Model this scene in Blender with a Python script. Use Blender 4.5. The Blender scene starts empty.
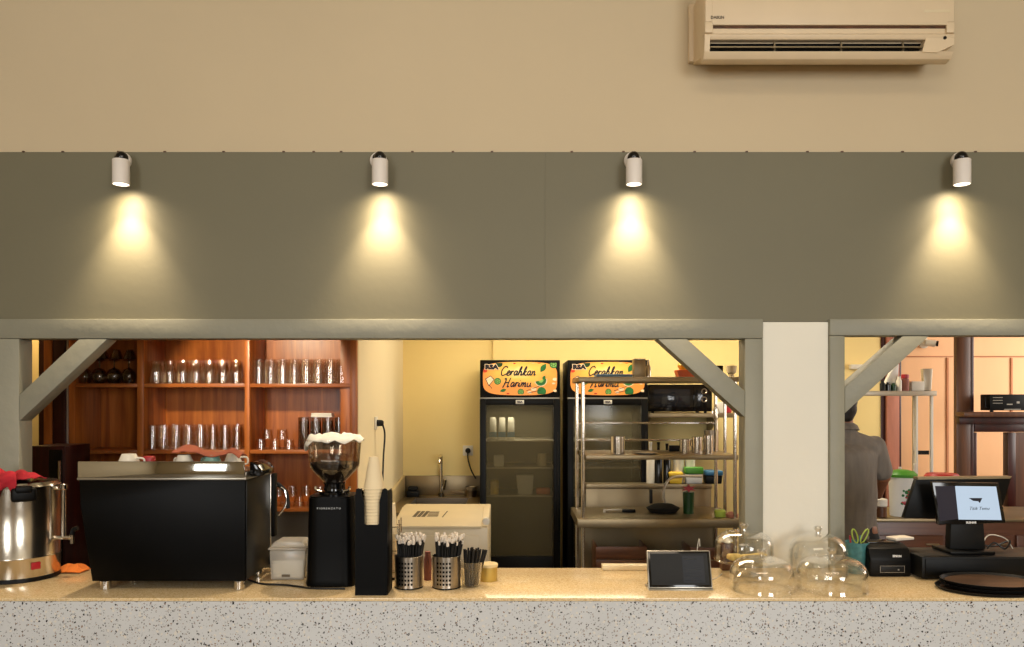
import bpy, bmesh, math, random
from mathutils import Vector, Matrix, noise as mnoise
from math import pi, sin, cos, radians as R
random.seed(7)
C = bpy.context.scene.collection
SC = bpy.context.scene

# ------------------------------------------------------------ camera, world, lights, exposure
F = 769.0; HOR = 400.0; EYE = 1.65
def X(px, Y): return (px - 512.0) * Y / F
def Z(py, Y): return EYE - (py - HOR) * Y / F
cam = bpy.data.objects.new('camera', bpy.data.cameras.new('camera')); C.objects.link(cam)
cam.location = (0, 0, EYE); cam.rotation_euler = (pi / 2, 0, 0)
cam.data.sensor_width = 36.0; cam.data.lens = F / 1024 * 36
cam.data.shift_y = (HOR - 323.5) / 1024
cam.data.clip_start = .05
SC.camera = cam
SC.view_settings.view_transform = 'Standard'; SC.view_settings.look = 'None'
SC.view_settings.gamma = 1.0; SC.view_settings.exposure = 0.0
SC.view_settings.use_curve_mapping = False
SC.cycles.transparent_max_bounces = 24; SC.cycles.max_bounces = 8; SC.cycles.diffuse_bounces = 3
SC.cycles.glossy_bounces = 4; SC.cycles.transmission_bounces = 8
SC.cycles.sample_clamp_indirect = 3.0
SC.cycles.caustics_reflective = False; SC.cycles.caustics_refractive = False
w = bpy.data.worlds.new('world'); SC.world = w; w.use_nodes = True
w.node_tree.nodes['Background'].inputs[0].default_value = (.9, .93, 1, 1)
w.node_tree.nodes['Background'].inputs[1].default_value = 0.4

def area(name, loc, target, sx, sy, power, col, spread=180):
    l = bpy.data.lights.new(name, 'AREA'); l.shape = 'RECTANGLE'; l.size = sx; l.size_y = sy
    l.energy = power; l.color = col; l.spread = R(spread)
    o = bpy.data.objects.new(name, l); C.objects.link(o); o.location = loc
    d = Vector(target) - Vector(loc); o.rotation_euler = d.to_track_quat('-Z', 'Y').to_euler(); return o
def spot(name, loc, target, angle, blend, power, col, rad=.02):
    l = bpy.data.lights.new(name, 'SPOT'); l.spot_size = R(angle); l.spot_blend = blend
    l.energy = power; l.color = col; l.shadow_soft_size = rad
    o = bpy.data.objects.new(name, l); C.objects.link(o); o.location = loc
    d = Vector(target) - Vector(loc); o.rotation_euler = d.to_track_quat('-Z', 'Y').to_euler(); return o
# daylight through the shop windows behind the viewer
area('daylight_window_a', (-2.3, -3.9, 2.2), (-2.0, 3, 1.4), 1.3, 2.2, 104, (1.0, 1.0, .98))
area('daylight_window_b', (2.6, -3.9, 2.2), (2.0, 3, 1.4), 2.0, 2.2, 172, (1.0, 1.0, .98))
# shop ceiling lamp, warm
area('shop_ceiling_light', (0, .2, 4.1), (0, 1.2, 0), 3.0, 1.0, 58, (1.0, .82, .62))
# kitchen lamps
area('kitchen_ceiling_light', (.9, 5.35, 2.70), (.9, 5.5, 0), 2.4, .3, 58, (1.0, .85, .61))
spot('cabinet_light', (-1.56, 3.66, 2.16), (-1.50, 4.8, 1.62), 66, .35, 52, (1.0, .82, .56), .03)
area('passage_light', (-3.1, 4.55, 2.4), (-3.1, 4.8, 0), .5, .2, 7, (1.0, .72, .38))
# daylight from the kitchen's own windows at the far end
area('kitchen_daylight', (5.2, 4.9, 2.0), (3.9, 6.4, 1.5), 1.5, 1.5, 60, (1.0, .92, .84))

# ------------------------------------------------------------ materials
def lin(h):
    if isinstance(h, str):
        h = tuple(int(h[i:i + 2], 16) for i in (0, 2, 4))
    r = []
    for c in h:
        c = c / 255.0; r.append(c / 12.92 if c <= .04045 else ((c + .055) / 1.055) ** 2.4)
    return (*r, 1)
M = {}
def base(name):
    m = bpy.data.materials.new(name); m.use_nodes = True; M[name] = m
    return m, m.node_tree.nodes, m.node_tree.links, m.node_tree.nodes['Principled BSDF']
def mat(name, col, rough=.5, metal=0, var=.12, scale=8, bump=0, stretch=(1, 1, 1), coat=0, emit=0, bscale=None, spec=.5):
    m, n, l, p = base(name)
    c = lin(col)
    tc = n.new('ShaderNodeTexCoord'); mp = n.new('ShaderNodeMapping'); mp.inputs['Scale'].default_value = stretch
    l.new(tc.outputs['Object'], mp.inputs[0])
    nz = n.new('ShaderNodeTexNoise'); nz.inputs['Scale'].default_value = scale; nz.inputs['Detail'].default_value = 5
    l.new(mp.outputs[0], nz.inputs['Vector'])
    rp = n.new('ShaderNodeValToRGB'); l.new(nz.outputs['Fac'], rp.inputs[0])
    rp.color_ramp.elements[0].position = .3; rp.color_ramp.elements[1].position = .7
    rp.color_ramp.elements[0].color = tuple(x * (1 - var) for x in c[:3]) + (1,)
    rp.color_ramp.elements[1].color = tuple(min(1, x * (1 + var)) for x in c[:3]) + (1,)
    l.new(rp.outputs[0], p.inputs['Base Color'])
    p.inputs['Roughness'].default_value = rough; p.inputs['Metallic'].default_value = metal
    p.inputs['Coat Weight'].default_value = coat; p.inputs['Specular IOR Level'].default_value = spec
    if bump:
        b = n.new('ShaderNodeBump'); b.inputs['Strength'].default_value = bump; b.inputs['Distance'].default_value = .01
        if bscale:
            nz2 = n.new('ShaderNodeTexNoise'); nz2.inputs['Scale'].default_value = bscale; l.new(mp.outputs[0], nz2.inputs['Vector'])
            l.new(nz2.outputs['Fac'], b.inputs['Height'])
        else: l.new(nz.outputs['Fac'], b.inputs['Height'])
        l.new(b.outputs[0], p.inputs['Normal'])
    if emit:
        l.new(rp.outputs[0], p.inputs['Emission Color']); p.inputs['Emission Strength'].default_value = emit
    return m
def wood(name, dark, light, axis='z', scale=3.0, rough=.35):
    m, n, l, p = base(name)
    tc = n.new('ShaderNodeTexCoord'); mp = n.new('ShaderNodeMapping')
    s = {'x': (.6, 8, 8), 'z': (8, 8, .6), 'y': (8, .6, 8)}[axis]; mp.inputs['Scale'].default_value = s
    l.new(tc.outputs['Object'], mp.inputs[0])
    nz = n.new('ShaderNodeTexNoise'); nz.inputs['Scale'].default_value = scale; nz.inputs['Detail'].default_value = 8
    nz.inputs['Distortion'].default_value = .6
    l.new(mp.outputs[0], nz.inputs['Vector'])
    rp = n.new('ShaderNodeValToRGB'); l.new(nz.outputs['Fac'], rp.inputs[0])
    rp.color_ramp.elements[0].position = .3; rp.color_ramp.elements[1].position = .72
    rp.color_ramp.elements[0].color = lin(dark); rp.color_ramp.elements[1].color = lin(light)
    l.new(rp.outputs[0], p.inputs['Base Color']); p.inputs['Roughness'].default_value = rough
    b = n.new('ShaderNodeBump'); b.inputs['Strength'].default_value = .08; l.new(nz.outputs['Fac'], b.inputs['Height']); l.new(b.outputs[0], p.inputs['Normal'])
    return m
def glass(name, tint=(1, 1, 1), edge=.75, face=.05, rough=.02, gcol=(1, 1, 1), power=2.2, haze=0, hazecol=(.5, .5, .5)):
    """thin-walled glass: see-through face-on, reflective towards the silhouette"""
    m = bpy.data.materials.new(name); m.use_nodes = True; M[name] = m
    n = m.node_tree.nodes; l = m.node_tree.links; n.clear()
    out = n.new('ShaderNodeOutputMaterial')
    tr = n.new('ShaderNodeBsdfTransparent'); tr.inputs[0].default_value = (*tint, 1)
    gl = n.new('ShaderNodeBsdfGlossy'); gl.inputs[0].default_value = (*gcol, 1); gl.inputs['Roughness'].default_value = rough
    lw = n.new('ShaderNodeLayerWeight'); lw.inputs[0].default_value = .5
    pw = n.new('ShaderNodeMath'); pw.operation = 'POWER'; l.new(lw.outputs['Facing'], pw.inputs[0]); pw.inputs[1].default_value = power
    mr = n.new('ShaderNodeMapRange'); l.new(pw.outputs[0], mr.inputs[0]); mr.inputs[3].default_value = face; mr.inputs[4].default_value = edge
    mx = n.new('ShaderNodeMixShader'); l.new(mr.outputs[0], mx.inputs[0]); l.new(tr.outputs[0], mx.inputs[1]); l.new(gl.outputs[0], mx.inputs[2])
    src = mx
    if haze:
        df = n.new('ShaderNodeBsdfDiffuse'); df.inputs[0].default_value = (*hazecol, 1)
        nz = n.new('ShaderNodeTexNoise'); nz.inputs['Scale'].default_value = 3
        tc = n.new('ShaderNodeTexCoord'); l.new(tc.outputs['Object'], nz.inputs['Vector'])
        m2 = n.new('ShaderNodeMapRange'); l.new(nz.outputs['Fac'], m2.inputs[0]); m2.inputs[3].default_value = haze * .85; m2.inputs[4].default_value = haze * 1.15
        mx2 = n.new('ShaderNodeMixShader'); l.new(m2.outputs[0], mx2.inputs[0]); l.new(mx.outputs[0], mx2.inputs[1]); l.new(df.outputs[0], mx2.inputs[2]); src = mx2
    l.new(src.outputs[0], out.inputs[0]); return m

mat('cream_plaster', (208, 190, 158), .85, var=.03, scale=1.2, bump=.12, bscale=14)
mat('green_paint', (115, 110, 88), .6, var=.03, scale=1.5, bump=.05, bscale=30)
mat('frame_paint', (140, 138, 122), .5, var=.05, scale=3, bump=.25, bscale=22)
mat('white_plaster', (238, 234, 220), .8, var=.02, scale=2, bump=.15, bscale=18)
mat('yellow_plaster', (240, 215, 146), .8, var=.03, scale=1.5, bump=.1, bscale=15)
mat('pale_plaster', (232, 216, 178), .8, var=.02, scale=1.5, bump=.1, bscale=15)
mat('grey_wall', (150, 140, 125), .7, var=.05, scale=2)
mat('batten_wood', (176, 114, 72), .6, var=.1)
mat('peach_paint', (233, 180, 130), .6, var=.06, scale=2.5, stretch=(1, 1, .4))
mat('pink_wood', (176, 112, 88), .6, var=.12, scale=10, stretch=(4, 4, .4))
mat('floor_tile', (120, 108, 92), .35, var=.1, scale=3)
mat('ceiling_paint', (222, 214, 196), .9, var=.02)
wood('cabinet_wood', (138, 68, 22), (198, 116, 48), 'z')
wood('cabinet_shelf_wood', (140, 74, 30), (194, 116, 56), 'x')
wood('dark_wood', (34, 9, 6), (66, 20, 12), 'z')
wood('brown_wood', (62, 36, 20), (104, 64, 38), 'z')
wood('brown_wood_flat', (74, 42, 28), (118, 72, 50), 'x')
wood('crate_wood', (86, 50, 32), (128, 82, 54), 'x')
wood('tray_wood', (60, 42, 28), (98, 70, 46), 'x', rough=.4)
mat('black_metal', (3, 3, 3), .42, var=.2, spec=.12)
mat('black_plastic', (5, 5, 5), .45, var=.2, spec=.18)
mat('black_gloss', (6, 6, 7), .12, var=.2)
mat('black_rubber', (10, 10, 10), .8, var=.2)
mat('charcoal_plastic', (18, 18, 18), .5, var=.15, spec=.25)
mat('dark_side', (12, 11, 11), .4, var=.2, spec=.3)
mat('chrome', (214, 208, 200), .12, 1, var=.02)
mat('steel', (176, 166, 152), .28, 1, var=.06, scale=20, stretch=(1, 1, 6))
mat('steel_urn', (198, 190, 176), .2, 1, var=.04, scale=3, stretch=(14, 14, .2))
mat('steel_dull', (154, 138, 110), .42, 1, var=.08, scale=6)
mat('steel_pale', (186, 176, 158), .4, .6, var=.06)
mat('mirror_steel', (190, 188, 180), .06, 1, var=.02)
mat('ac_white', (222, 200, 166), .45, var=.02)
mat('lamp_white', (230, 222, 214), .4, var=.02)
mat('white_plastic', (226, 220, 206), .4, var=.03)
mat('cream_plastic', (222, 204, 168), .4, var=.03)
mat('red_cloth', (176, 30, 44), .9, var=.25, scale=14, bump=.3, bscale=60)
mat('orange_cloth', (226, 122, 44), .9, var=.2, scale=14, bump=.3, bscale=60)
mat('rust_cloth', (168, 92, 66), .9, var=.2, scale=14, bump=.3)
mat('white_cloth', (246, 240, 226), .9, var=.1, scale=14, bump=.3, bscale=60)
mat('teal_ceramic', (66, 122, 126), .4, var=.25, scale=40, bump=.3)
mat('mint_ceramic', (120, 160, 148), .3, var=.05)
mat('white_ceramic', (228, 220, 204), .25, var=.03)
mat('paper_cup', (240, 220, 180), .7, var=.03)
mat('paper_cup_band', (206, 182, 138), .7, var=.03)
mat('straw_black', (16, 16, 16), .4, var=.1)
mat('straw_paper', (226, 214, 198), .8, var=.05)
mat('gold_label', (190, 160, 80), .4, .3, var=.1)
mat('gold_lid', (222, 200, 150), .5, var=.05)
mat('pink_paper', (150, 92, 80), .7, var=.1)
mat('beans', (22, 12, 8), .5, var=.5, scale=90, bump=.8)
mat('pastry', (240, 200, 120), .6, var=.35, scale=40, bump=.6)
mat('shirt', (124, 116, 108), .85, var=.12, scale=12, stretch=(3, 3, .5), bump=.9, bscale=7)
mat('trousers', (26, 26, 30), .9, var=.1)
mat('skin', (150, 98, 70), .55, var=.06)
mat('hair', (18, 14, 12), .6, var=.2, scale=60, stretch=(1, 1, .2), bump=.4)
mat('green_plastic', (70, 140, 40), .4, var=.1)
mat('lime_plastic', (160, 180, 70), .4, var=.1)
mat('dark_green', (20, 62, 26), .3, var=.2)
mat('yellow_plastic', (230, 190, 50), .4, var=.1)
mat('orange_plastic', (226, 96, 30), .4, var=.08)
mat('red_plastic', (170, 30, 40), .4, var=.1)
mat('blue_plastic', (50, 110, 150), .4, var=.1)
mat('frost_plastic', (226, 224, 218), .45, var=.03)
mat('milk_blue', (90, 130, 160), .5, var=.1)
mat('fridge_inner', (92, 86, 68), .6, var=.05)
mat('maroon', (80, 12, 16), .6, var=.15)
mat('silver_trim', (170, 164, 152), .3, .8, var=.03)
mat('badge', (205, 200, 190), .4, var=.03)
mat('ink', (16, 14, 30), .6, var=.1)
mat('ink_grey', (90, 78, 62), .6, var=.1)
mat('text_white', (220, 220, 220), .5, var=.02)
mat('leaf_green', (26, 104, 48), .6, var=.25, scale=60)
mat('lime_flesh', (130, 176, 92), .6, var=.2, scale=60)
mat('onion_white', (240, 214, 180), .6, var=.15, scale=40)
mat('tomato', (206, 60, 34), .6, var=.15, scale=40)
mat('tile_pale', (206, 184, 138), .3, var=.06)
mat('screen_dark', (22, 24, 30), .1, var=.1)
mat('screen_panel', (34, 38, 46), .12, var=.06)
mat('cable_black', (14, 13, 13), .5, var=.1)
mat('cable_white', (214, 205, 188), .5, var=.05)
mat('silver_strip', (200, 190, 180), .3, .5, var=.05)
def emis(name, col, s):
    m = bpy.data.materials.new(name); m.use_nodes = True; M[name] = m; p = m.node_tree.nodes['Principled BSDF']
    n = m.node_tree.nodes; l = m.node_tree.links
    nz = n.new('ShaderNodeTexNoise'); nz.inputs['Scale'].default_value = 6; rp = n.new('ShaderNodeValToRGB'); l.new(nz.outputs['Fac'], rp.inputs[0])
    c = lin(col); rp.color_ramp.elements[0].color = tuple(x * .96 for x in c[:3]) + (1,); rp.color_ramp.elements[1].color = c
    l.new(rp.outputs[0], p.inputs['Emission Color']); p.inputs['Base Color'].default_value = (0.02, .02, .02, 1)
    p.inputs['Emission Strength'].default_value = s; p.inputs['Roughness'].default_value = .08; p.inputs['Specular IOR Level'].default_value = .2
emis('lamp_face', (255, 240, 214), 3.0)
emis('screen_light', (196, 214, 232), .95)
emis('screen_navy', (34, 30, 44), .8)
emis('tablet_screen', (20, 24, 30), .4)
emis('tablet_panel', (38, 42, 50), .6)
glass('clear_glass', (.985, .985, .975), .85, .05, power=2.3)
glass('knob_glass', (.9, .9, .88), .9, .28, power=1.4)
glass('tumbler_glass', (.95, .91, .85), .75, .08, rough=.04, power=2.4)
glass('smoky_glass', (.62, .56, .50), .6, .08, rough=.05, power=1.6)
glass('hopper_glass', (.86, .82, .76), .6, .08, power=2.0)
glass('fridge_glass', (.86, .84, .76), .4, .03, rough=.12, haze=.30, hazecol=lin((112, 104, 80))[:3])
glass('cloudy_plastic', (.92, .9, .86), .3, .05, rough=.25, haze=.38, hazecol=(.72, .68, .6))
glass('window_glass', (.97, .97, .97), .3, .03)

def terrazzo():
    m, n, l, p = base('terrazzo')
    tc = n.new('ShaderNodeTexCoord')
    col = None
    bn = n.new('ShaderNodeTexNoise'); bn.inputs['Scale'].default_value = 5; l.new(tc.outputs['Object'], bn.inputs['Vector'])
    rp = n.new('ShaderNodeValToRGB'); l.new(bn.outputs['Fac'], rp.inputs[0])
    rp.color_ramp.elements[0].color = lin((204, 205, 206)); rp.color_ramp.elements[1].color = lin((218, 219, 220))
    prev = rp.outputs[0]
    for sc, th, pick, c in ((66, .23, .55, (34, 32, 32)), (112, .27, .5, (86, 82, 80)), (90, .26, .66, (150, 126, 108)), (60, .3, .6, (224, 219, 210))):
        v = n.new('ShaderNodeTexVoronoi'); v.inputs['Scale'].default_value = sc; v.inputs['Randomness'].default_value = 1
        dn = n.new('ShaderNodeTexNoise'); dn.inputs['Scale'].default_value = sc * 2.5; l.new(tc.outputs['Object'], dn.inputs['Vector'])
        ad = n.new('ShaderNodeMixRGB'); ad.inputs[0].default_value = .012; l.new(tc.outputs['Object'], ad.inputs[1]); l.new(dn.outputs['Color'], ad.inputs[2])
        l.new(ad.outputs[0], v.inputs['Vector'])
        lt = n.new('ShaderNodeMath'); lt.operation = 'LESS_THAN'; l.new(v.outputs['Distance'], lt.inputs[0]); lt.inputs[1].default_value = th
        sp = n.new('ShaderNodeSeparateColor'); l.new(v.outputs['Color'], sp.inputs[0])
        gt = n.new('ShaderNodeMath'); gt.operation = 'GREATER_THAN'; l.new(sp.outputs[0], gt.inputs[0]); gt.inputs[1].default_value = pick
        mu = n.new('ShaderNodeMath'); mu.operation = 'MULTIPLY'; l.new(lt.outputs[0], mu.inputs[0]); l.new(gt.outputs[0], mu.inputs[1])
        mx = n.new('ShaderNodeMixRGB'); l.new(mu.outputs[0], mx.inputs[0]); l.new(prev, mx.inputs[1]); mx.inputs[2].default_value = lin(c)
        prev = mx.outputs[0]
    l.new(prev, p.inputs['Base Color']); p.inputs['Roughness'].default_value = .22
terrazzo()
def banner_mat():
    m, n, l, p = base('banner_print')
    tc = n.new('ShaderNodeTexCoord'); mp = n.new('ShaderNodeMapping'); mp.inputs['Scale'].default_value = (2.6, .1, 6.0); mp.inputs['Location'].default_value = (0, 0, -.3)
    l.new(tc.outputs['Object'], mp.inputs[0])
    g = n.new('ShaderNodeVectorMath'); g.operation = 'LENGTH'; l.new(mp.outputs[0], g.inputs[0])
    nz = n.new('ShaderNodeTexNoise'); nz.inputs['Scale'].default_value = 9; l.new(tc.outputs['Object'], nz.inputs['Vector'])
    ad = n.new('ShaderNodeMath'); ad.operation = 'MULTIPLY_ADD'; l.new(nz.outputs['Fac'], ad.inputs[0]); ad.inputs[1].default_value = .5; l.new(g.outputs['Value'], ad.inputs[2])
    rp = n.new('ShaderNodeValToRGB'); l.new(ad.outputs[0], rp.inputs[0])
    e = rp.color_ramp.elements; e[0].position = .2; e[0].color = lin((250, 226, 160)); e[1].position = 1.1; e[1].color = lin((224, 140, 62))
    k = e.new(.55); k.color = lin((236, 184, 84))
    l.new(rp.outputs[0], p.inputs['Base Color']); p.inputs['Roughness'].default_value = .4
    l.new(rp.outputs[0], p.inputs['Emission Color']); p.inputs['Emission Strength'].default_value = .25
banner_mat()

# ------------------------------------------------------------ mesh helpers
def BM(): return bmesh.new()
def _mi(bm, before, mi, M4=None):
    fs = [f for f in bm.faces if f not in before]
    for f in fs: f.material_index = mi
    if M4 is not None:
        vs = {v for f in fs for v in f.verts}
        bmesh.ops.transform(bm, matrix=M4, verts=list(vs))
    return fs
def box(bm, x0, x1, y0, y1, z0, z1, bev=0, mi=0, seg=2, M4=None):
    before = set(bm.faces)
    vs = [bm.verts.new((x, y, z)) for x in (x0, x1) for y in (y0, y1) for z in (z0, z1)]
    fs = [bm.faces.new([vs[i] for i in q]) for q in ((0, 1, 3, 2), (4, 6, 7, 5), (0, 4, 5, 1), (2, 3, 7, 6), (0, 2, 6, 4), (1, 5, 7, 3))]
    if bev:
        es = list({e for f in fs for e in f.edges})
        bmesh.ops.bevel(bm, geom=es, offset=min(bev, .45 * min(abs(x1 - x0), abs(y1 - y0), abs(z1 - z0))), segments=seg, profile=.5, affect='EDGES')
    return _mi(bm, before, mi, M4)
def lathe(bm, prof, seg=24, mi=0, M4=None, a0=0, ribs=0, ribamp=0):
    """prof: list of (r, z); r=0 closes"""
    before = set(bm.faces); rings = []
    for r, z in prof:
        if r < 1e-6: rings.append([bm.verts.new((0, 0, z))])
        else:
            ring = []
            for k in range(seg):
                a = a0 + 2 * pi * k / seg; rr = r * (1 + (ribamp * cos(a * ribs) if ribs else 0))
                ring.append(bm.verts.new((rr * cos(a), rr * sin(a), z)))
            rings.append(ring)
    for A, B in zip(rings, rings[1:]):
        if len(A) == 1 and len(B) == 1: continue
        for k in range(seg):
            j = (k + 1) % seg
            if len(A) == 1: bm.faces.new((A[0], B[j], B[k]))
            elif len(B) == 1: bm.faces.new((A[k], A[j], B[0]))
            else: bm.faces.new((A[k], A[j], B[j], B[k]))
    return _mi(bm, before, mi, M4)
def cyl(bm, x, y, z0, z1, r, seg=20, mi=0, r1=None, bev=0):
    r1 = r if r1 is None else r1
    if bev: p = [(0, z0), (r - bev, z0), (r, z0 + bev), (r1, z1 - bev), (r1 - bev, z1), (0, z1)]
    else: p = [(0, z0), (r, z0), (r1, z1), (0, z1)]
    return lathe(bm, p, seg, mi, Matrix.Translation((x, y, 0)))
def prism(bm, poly, y0, y1, mi=0, bev=0, M4=None):
    """poly: (x, z) outline, extruded along Y"""
    before = set(bm.faces); n = len(poly)
    a = [bm.verts.new((x, y0, z)) for x, z in poly]; b = [bm.verts.new((x, y1, z)) for x, z in poly]
    fs = [bm.faces.new(a), bm.faces.new(b[::-1])]
    for i in range(n):
        j = (i + 1) % n; fs.append(bm.faces.new((a[j], a[i], b[i], b[j])))
    if bev:
        es = list({e for f in fs for e in f.edges}); bmesh.ops.bevel(bm, geom=es, offset=bev, segments=2, profile=.5, affect='EDGES')
    fs = _mi(bm, before, mi, M4); return fs
def smooth_path(pts, sub=6):
    P = [Vector(p) for p in pts]; out = []
    for i in range(len(P) - 1):
        p0 = P[max(0, i - 1)]; p1 = P[i]; p2 = P[i + 1]; p3 = P[min(len(P) - 1, i + 2)]
        for k in range(sub):
            t = k / sub
            out.append(.5 * ((2 * p1) + (-p0 + p2) * t + (2 * p0 - 5 * p1 + 4 * p2 - p3) * t * t + (-p0 + 3 * p1 - 3 * p2 + p3) * t ** 3))
    out.append(P[-1]); return out
def tube(bm, pts, r, seg=8, mi=0, sub=6, r1=None, flat=1.0):
    before = set(bm.faces); P = smooth_path(pts, sub) if sub > 1 else [Vector(p) for p in pts]
    rings = []; up = Vector((0, 0, 1)); N = len(P)
    d0 = (P[1] - P[0]).normalized()
    if abs(d0.dot(up)) > .9: up = Vector((0, 1, 0))
    nrm = (up - d0 * up.dot(d0)).normalized()
    for i, p in enumerate(P):
        d = (P[min(i + 1, N - 1)] - P[max(i - 1, 0)]).normalized()
        nrm = (nrm - d * nrm.dot(d)).normalized(); b = d.cross(nrm)
        rr = r if r1 is None else r + (r1 - r) * i / (N - 1)
        rings.append([bm.verts.new(p + nrm * (rr * cos(2 * pi * k / seg)) + b * (rr * flat * sin(2 * pi * k / seg))) for k in range(seg)])
    for A, B in zip(rings, rings[1:]):
        for k in range(seg): bm.faces.new((A[k], A[(k + 1) % seg], B[(k + 1) % seg], B[k]))
    bm.faces.new(rings[0][::-1]); bm.faces.new(rings[-1])
    return _mi(bm, before, mi)
def obj(name, bm, mats, parent=None, loc=(0, 0, 0), rz=0, label=None, sharp=38, flip=True):
    if flip: bmesh.ops.recalc_face_normals(bm, faces=bm.faces)
    me = bpy.data.meshes.new(name); bm.to_mesh(me); bm.free()
    for k in ([mats] if isinstance(mats, str) else mats): me.materials.append(M[k])
    me.shade_smooth(); me.set_sharp_from_angle(angle=R(sharp))
    o = bpy.data.objects.new(name, me); C.objects.link(o); o.location = loc; o.rotation_euler = (0, 0, rz)
    if parent is not None: o.parent = parent
    if label: o['label'] = label
    return o
def tag(o, label, cat, group=None):
    o['label'] = label; o['category'] = cat
    if group: o['group'] = group
    return o
def thing(name, label, cat, loc=(0, 0, 0), rz=0, group=None):
    o = bpy.data.objects.new(name, None); C.objects.link(o); o.location = loc; o.rotation_euler = (0, 0, rz)
    o.empty_display_size = .05
    return tag(o, label, cat, group)
def struct(name, bm, mats, parent=None):
    o = obj(name, bm, mats, parent)
    if parent is None: o['kind'] = 'structure'
    return o
def copy_tree(o, loc, rz=None, label=None, group=None):
    def rec(s, p):
        c = s.copy(); C.objects.link(c); c.parent = p
        for ch in list(s.children): rec(ch, c)
        return c
    c = rec(o, None); c.location = loc
    if rz is not None: c.rotation_euler = (0, 0, rz)
    if label: c['label'] = label
    if group: c['group'] = group
    return c
def text(body, size, loc, mats, parent, name='lettering', shear=0, ext=.0004, rot=(pi / 2, 0, 0), sx=1.0, spacing=1.0, bold=0):
    cu = bpy.data.curves.new(name, 'FONT'); cu.body = body; cu.size = size; cu.shear = shear; cu.extrude = ext
    cu.align_x = 'CENTER'; cu.align_y = 'CENTER'; cu.space_character = spacing; cu.offset = bold; cu.resolution_u = 2
    t = bpy.data.objects.new(name + '_tmp', cu); C.objects.link(t)
    bpy.context.view_layer.update()
    me = bpy.data.meshes.new_from_object(t); bpy.data.objects.remove(t)
    me.transform(Matrix.Diagonal((sx, 1, 1, 1))); me.name = name
    me.materials.clear(); me.materials.append(M[mats])
    o = bpy.data.objects.new(name, me); C.objects.link(o); o.location = loc; o.rotation_euler = rot
    if parent is not None: o.parent = parent
    return o
ORD = ['first', 'second', 'third', 'fourth', 'fifth', 'sixth', 'seventh', 'eighth', 'ninth', 'tenth', 'eleventh', 'twelfth']
def crumple(bm, nx, ny, fn, th=.004, mi=0):
    g = [[bm.verts.new(fn(i / nx, j / ny)) for j in range(ny + 1)] for i in range(nx + 1)]
    for i in range(nx):
        for j in range(ny): bm.faces.new((g[i][j], g[i + 1][j], g[i + 1][j + 1], g[i][j + 1]))
def cloth(name, fn, m, nx=36, ny=36, th=.004, parent=None):
    bm = BM(); crumple(bm, nx, ny, fn); o = obj(name, bm, m, parent, sharp=80, flip=False)
    s = o.modifiers.new('thickness', 'SOLIDIFY'); s.thickness = th; s.offset = 1
    return o
def N3(x, y, z=0, s=1): return mnoise.noise(Vector((x * s, y * s, z)))

# ------------------------------------------------------------ the setting
CT = .90                     # counter top height
YW = 3.475; YG = 3.462; YF = 3.442; YFB = 3.54; CB = 3.436; CF = 2.913
YB = 6.40                    # kitchen back wall
bm = BM(); box(bm, -5, 6.2, -4, 7.0, -.08, 0); struct('floor', bm, 'floor_tile')
bm = BM(); box(bm, -5, 5, -4, 3.65, 4.15, 4.25); struct('ceiling', bm, 'ceiling_paint')
bm = BM(); box(bm, -4.5, 6, 3.62, 6.6, 2.76, 2.84); struct('ceiling_kitchen', bm, 'ceiling_paint')
bm = BM(); box(bm, -5, -4.9, -4, 3.6, 0, 4.15); struct('wall_left', bm, 'cream_plaster')
bm = BM(); box(bm, 4.9, 5, -4, 3.6, 0, 4.15); struct('wall_right', bm, 'cream_plaster')
bm = BM()
box(bm, -5, 5, -4.1, -4, 0, 1.1); box(bm, -5, 5, -4.1, -4, 3.3, 4.15)
for a, b in ((-5, -3.0), (-1.6, 1.55), (3.65, 5)): box(bm, a, b, -4.1, -4, 1.1, 3.3)
struct('wall_rear', bm, 'cream_plaster')
# cream wall above the serving hatch, full width
zTop = Z(152, YG); zBeam = Z(319, YF); zOpen = Z(338.5, YF)
bm = BM(); box(bm, -5, 5, YW, 3.62, zOpen + .05, 4.15); struct('wall_front', bm, 'cream_plaster')
# green board band across the wall
bm = BM(); box(bm, -4.9, X(545, YG) - .0003, YG, YW - .0005, zBeam - .01, zTop, 0); box(bm, X(545, YG) + .0003, 4.9, YG, YW - .0005, zBeam - .01, zTop, 0); struct('wall_front_green_band', bm, 'green_paint')
bm = BM()
random.seed(3)
xx = -2.2
while xx < 2.3:
    box(bm, xx - .006, xx + .006, YG - .003, YG + .006, zTop - .002, zTop + .005, .002); xx += random.uniform(.12, .36)
struct('trim_1', bm, 'brown_wood')
# white column between the two hatches
xc0, xc1 = X(762, YG), X(828, YG)
bm = BM(); box(bm, xc0, xc1, YG, 3.62, 0, zBeam - .012); struct('wall_front_column', bm, 'white_plaster')
# left solid wall part and far right
xl = X(19, YF)
bm = BM(); box(bm, -4.9, X(-60, YF), YG + .01, 3.62, 0, zOpen + .04); struct('wall_front_side', bm, 'green_paint')
def frame_bar(name, x0, x1, z0, z1):
    bm = BM(); box(bm, x0, x1, YF, YFB, z0, z1, .004); return struct(name, bm, 'frame_paint')
frame_bar('trim_2', X(-60, YF), xc0 - .001, zOpen, zBeam)                 # lintel of the wide hatch
frame_bar('trim_3', xc1 + .001, 4.6, Z(335.5, YF), zBeam)                 # lintel of the second hatch
frame_bar('trim_4', X(-60, YF), xl, 0, zOpen - .001)                      # post beside the urn
frame_bar('trim_5', X(745, YF), xc0 - .001, 0, zOpen - .001)              # post left of the column
frame_bar('trim_6', xc1 + .001, X(845, YF), 0, Z(335.5, YF) - .001)       # post right of the column
def brace(name, pts):
    bm = BM(); prism(bm, [(X(a, YF), Z(b, YF)) for a, b in pts], YF + .001, YFB - .01, bev=.001); struct(name, bm, 'frame_paint')
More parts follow.
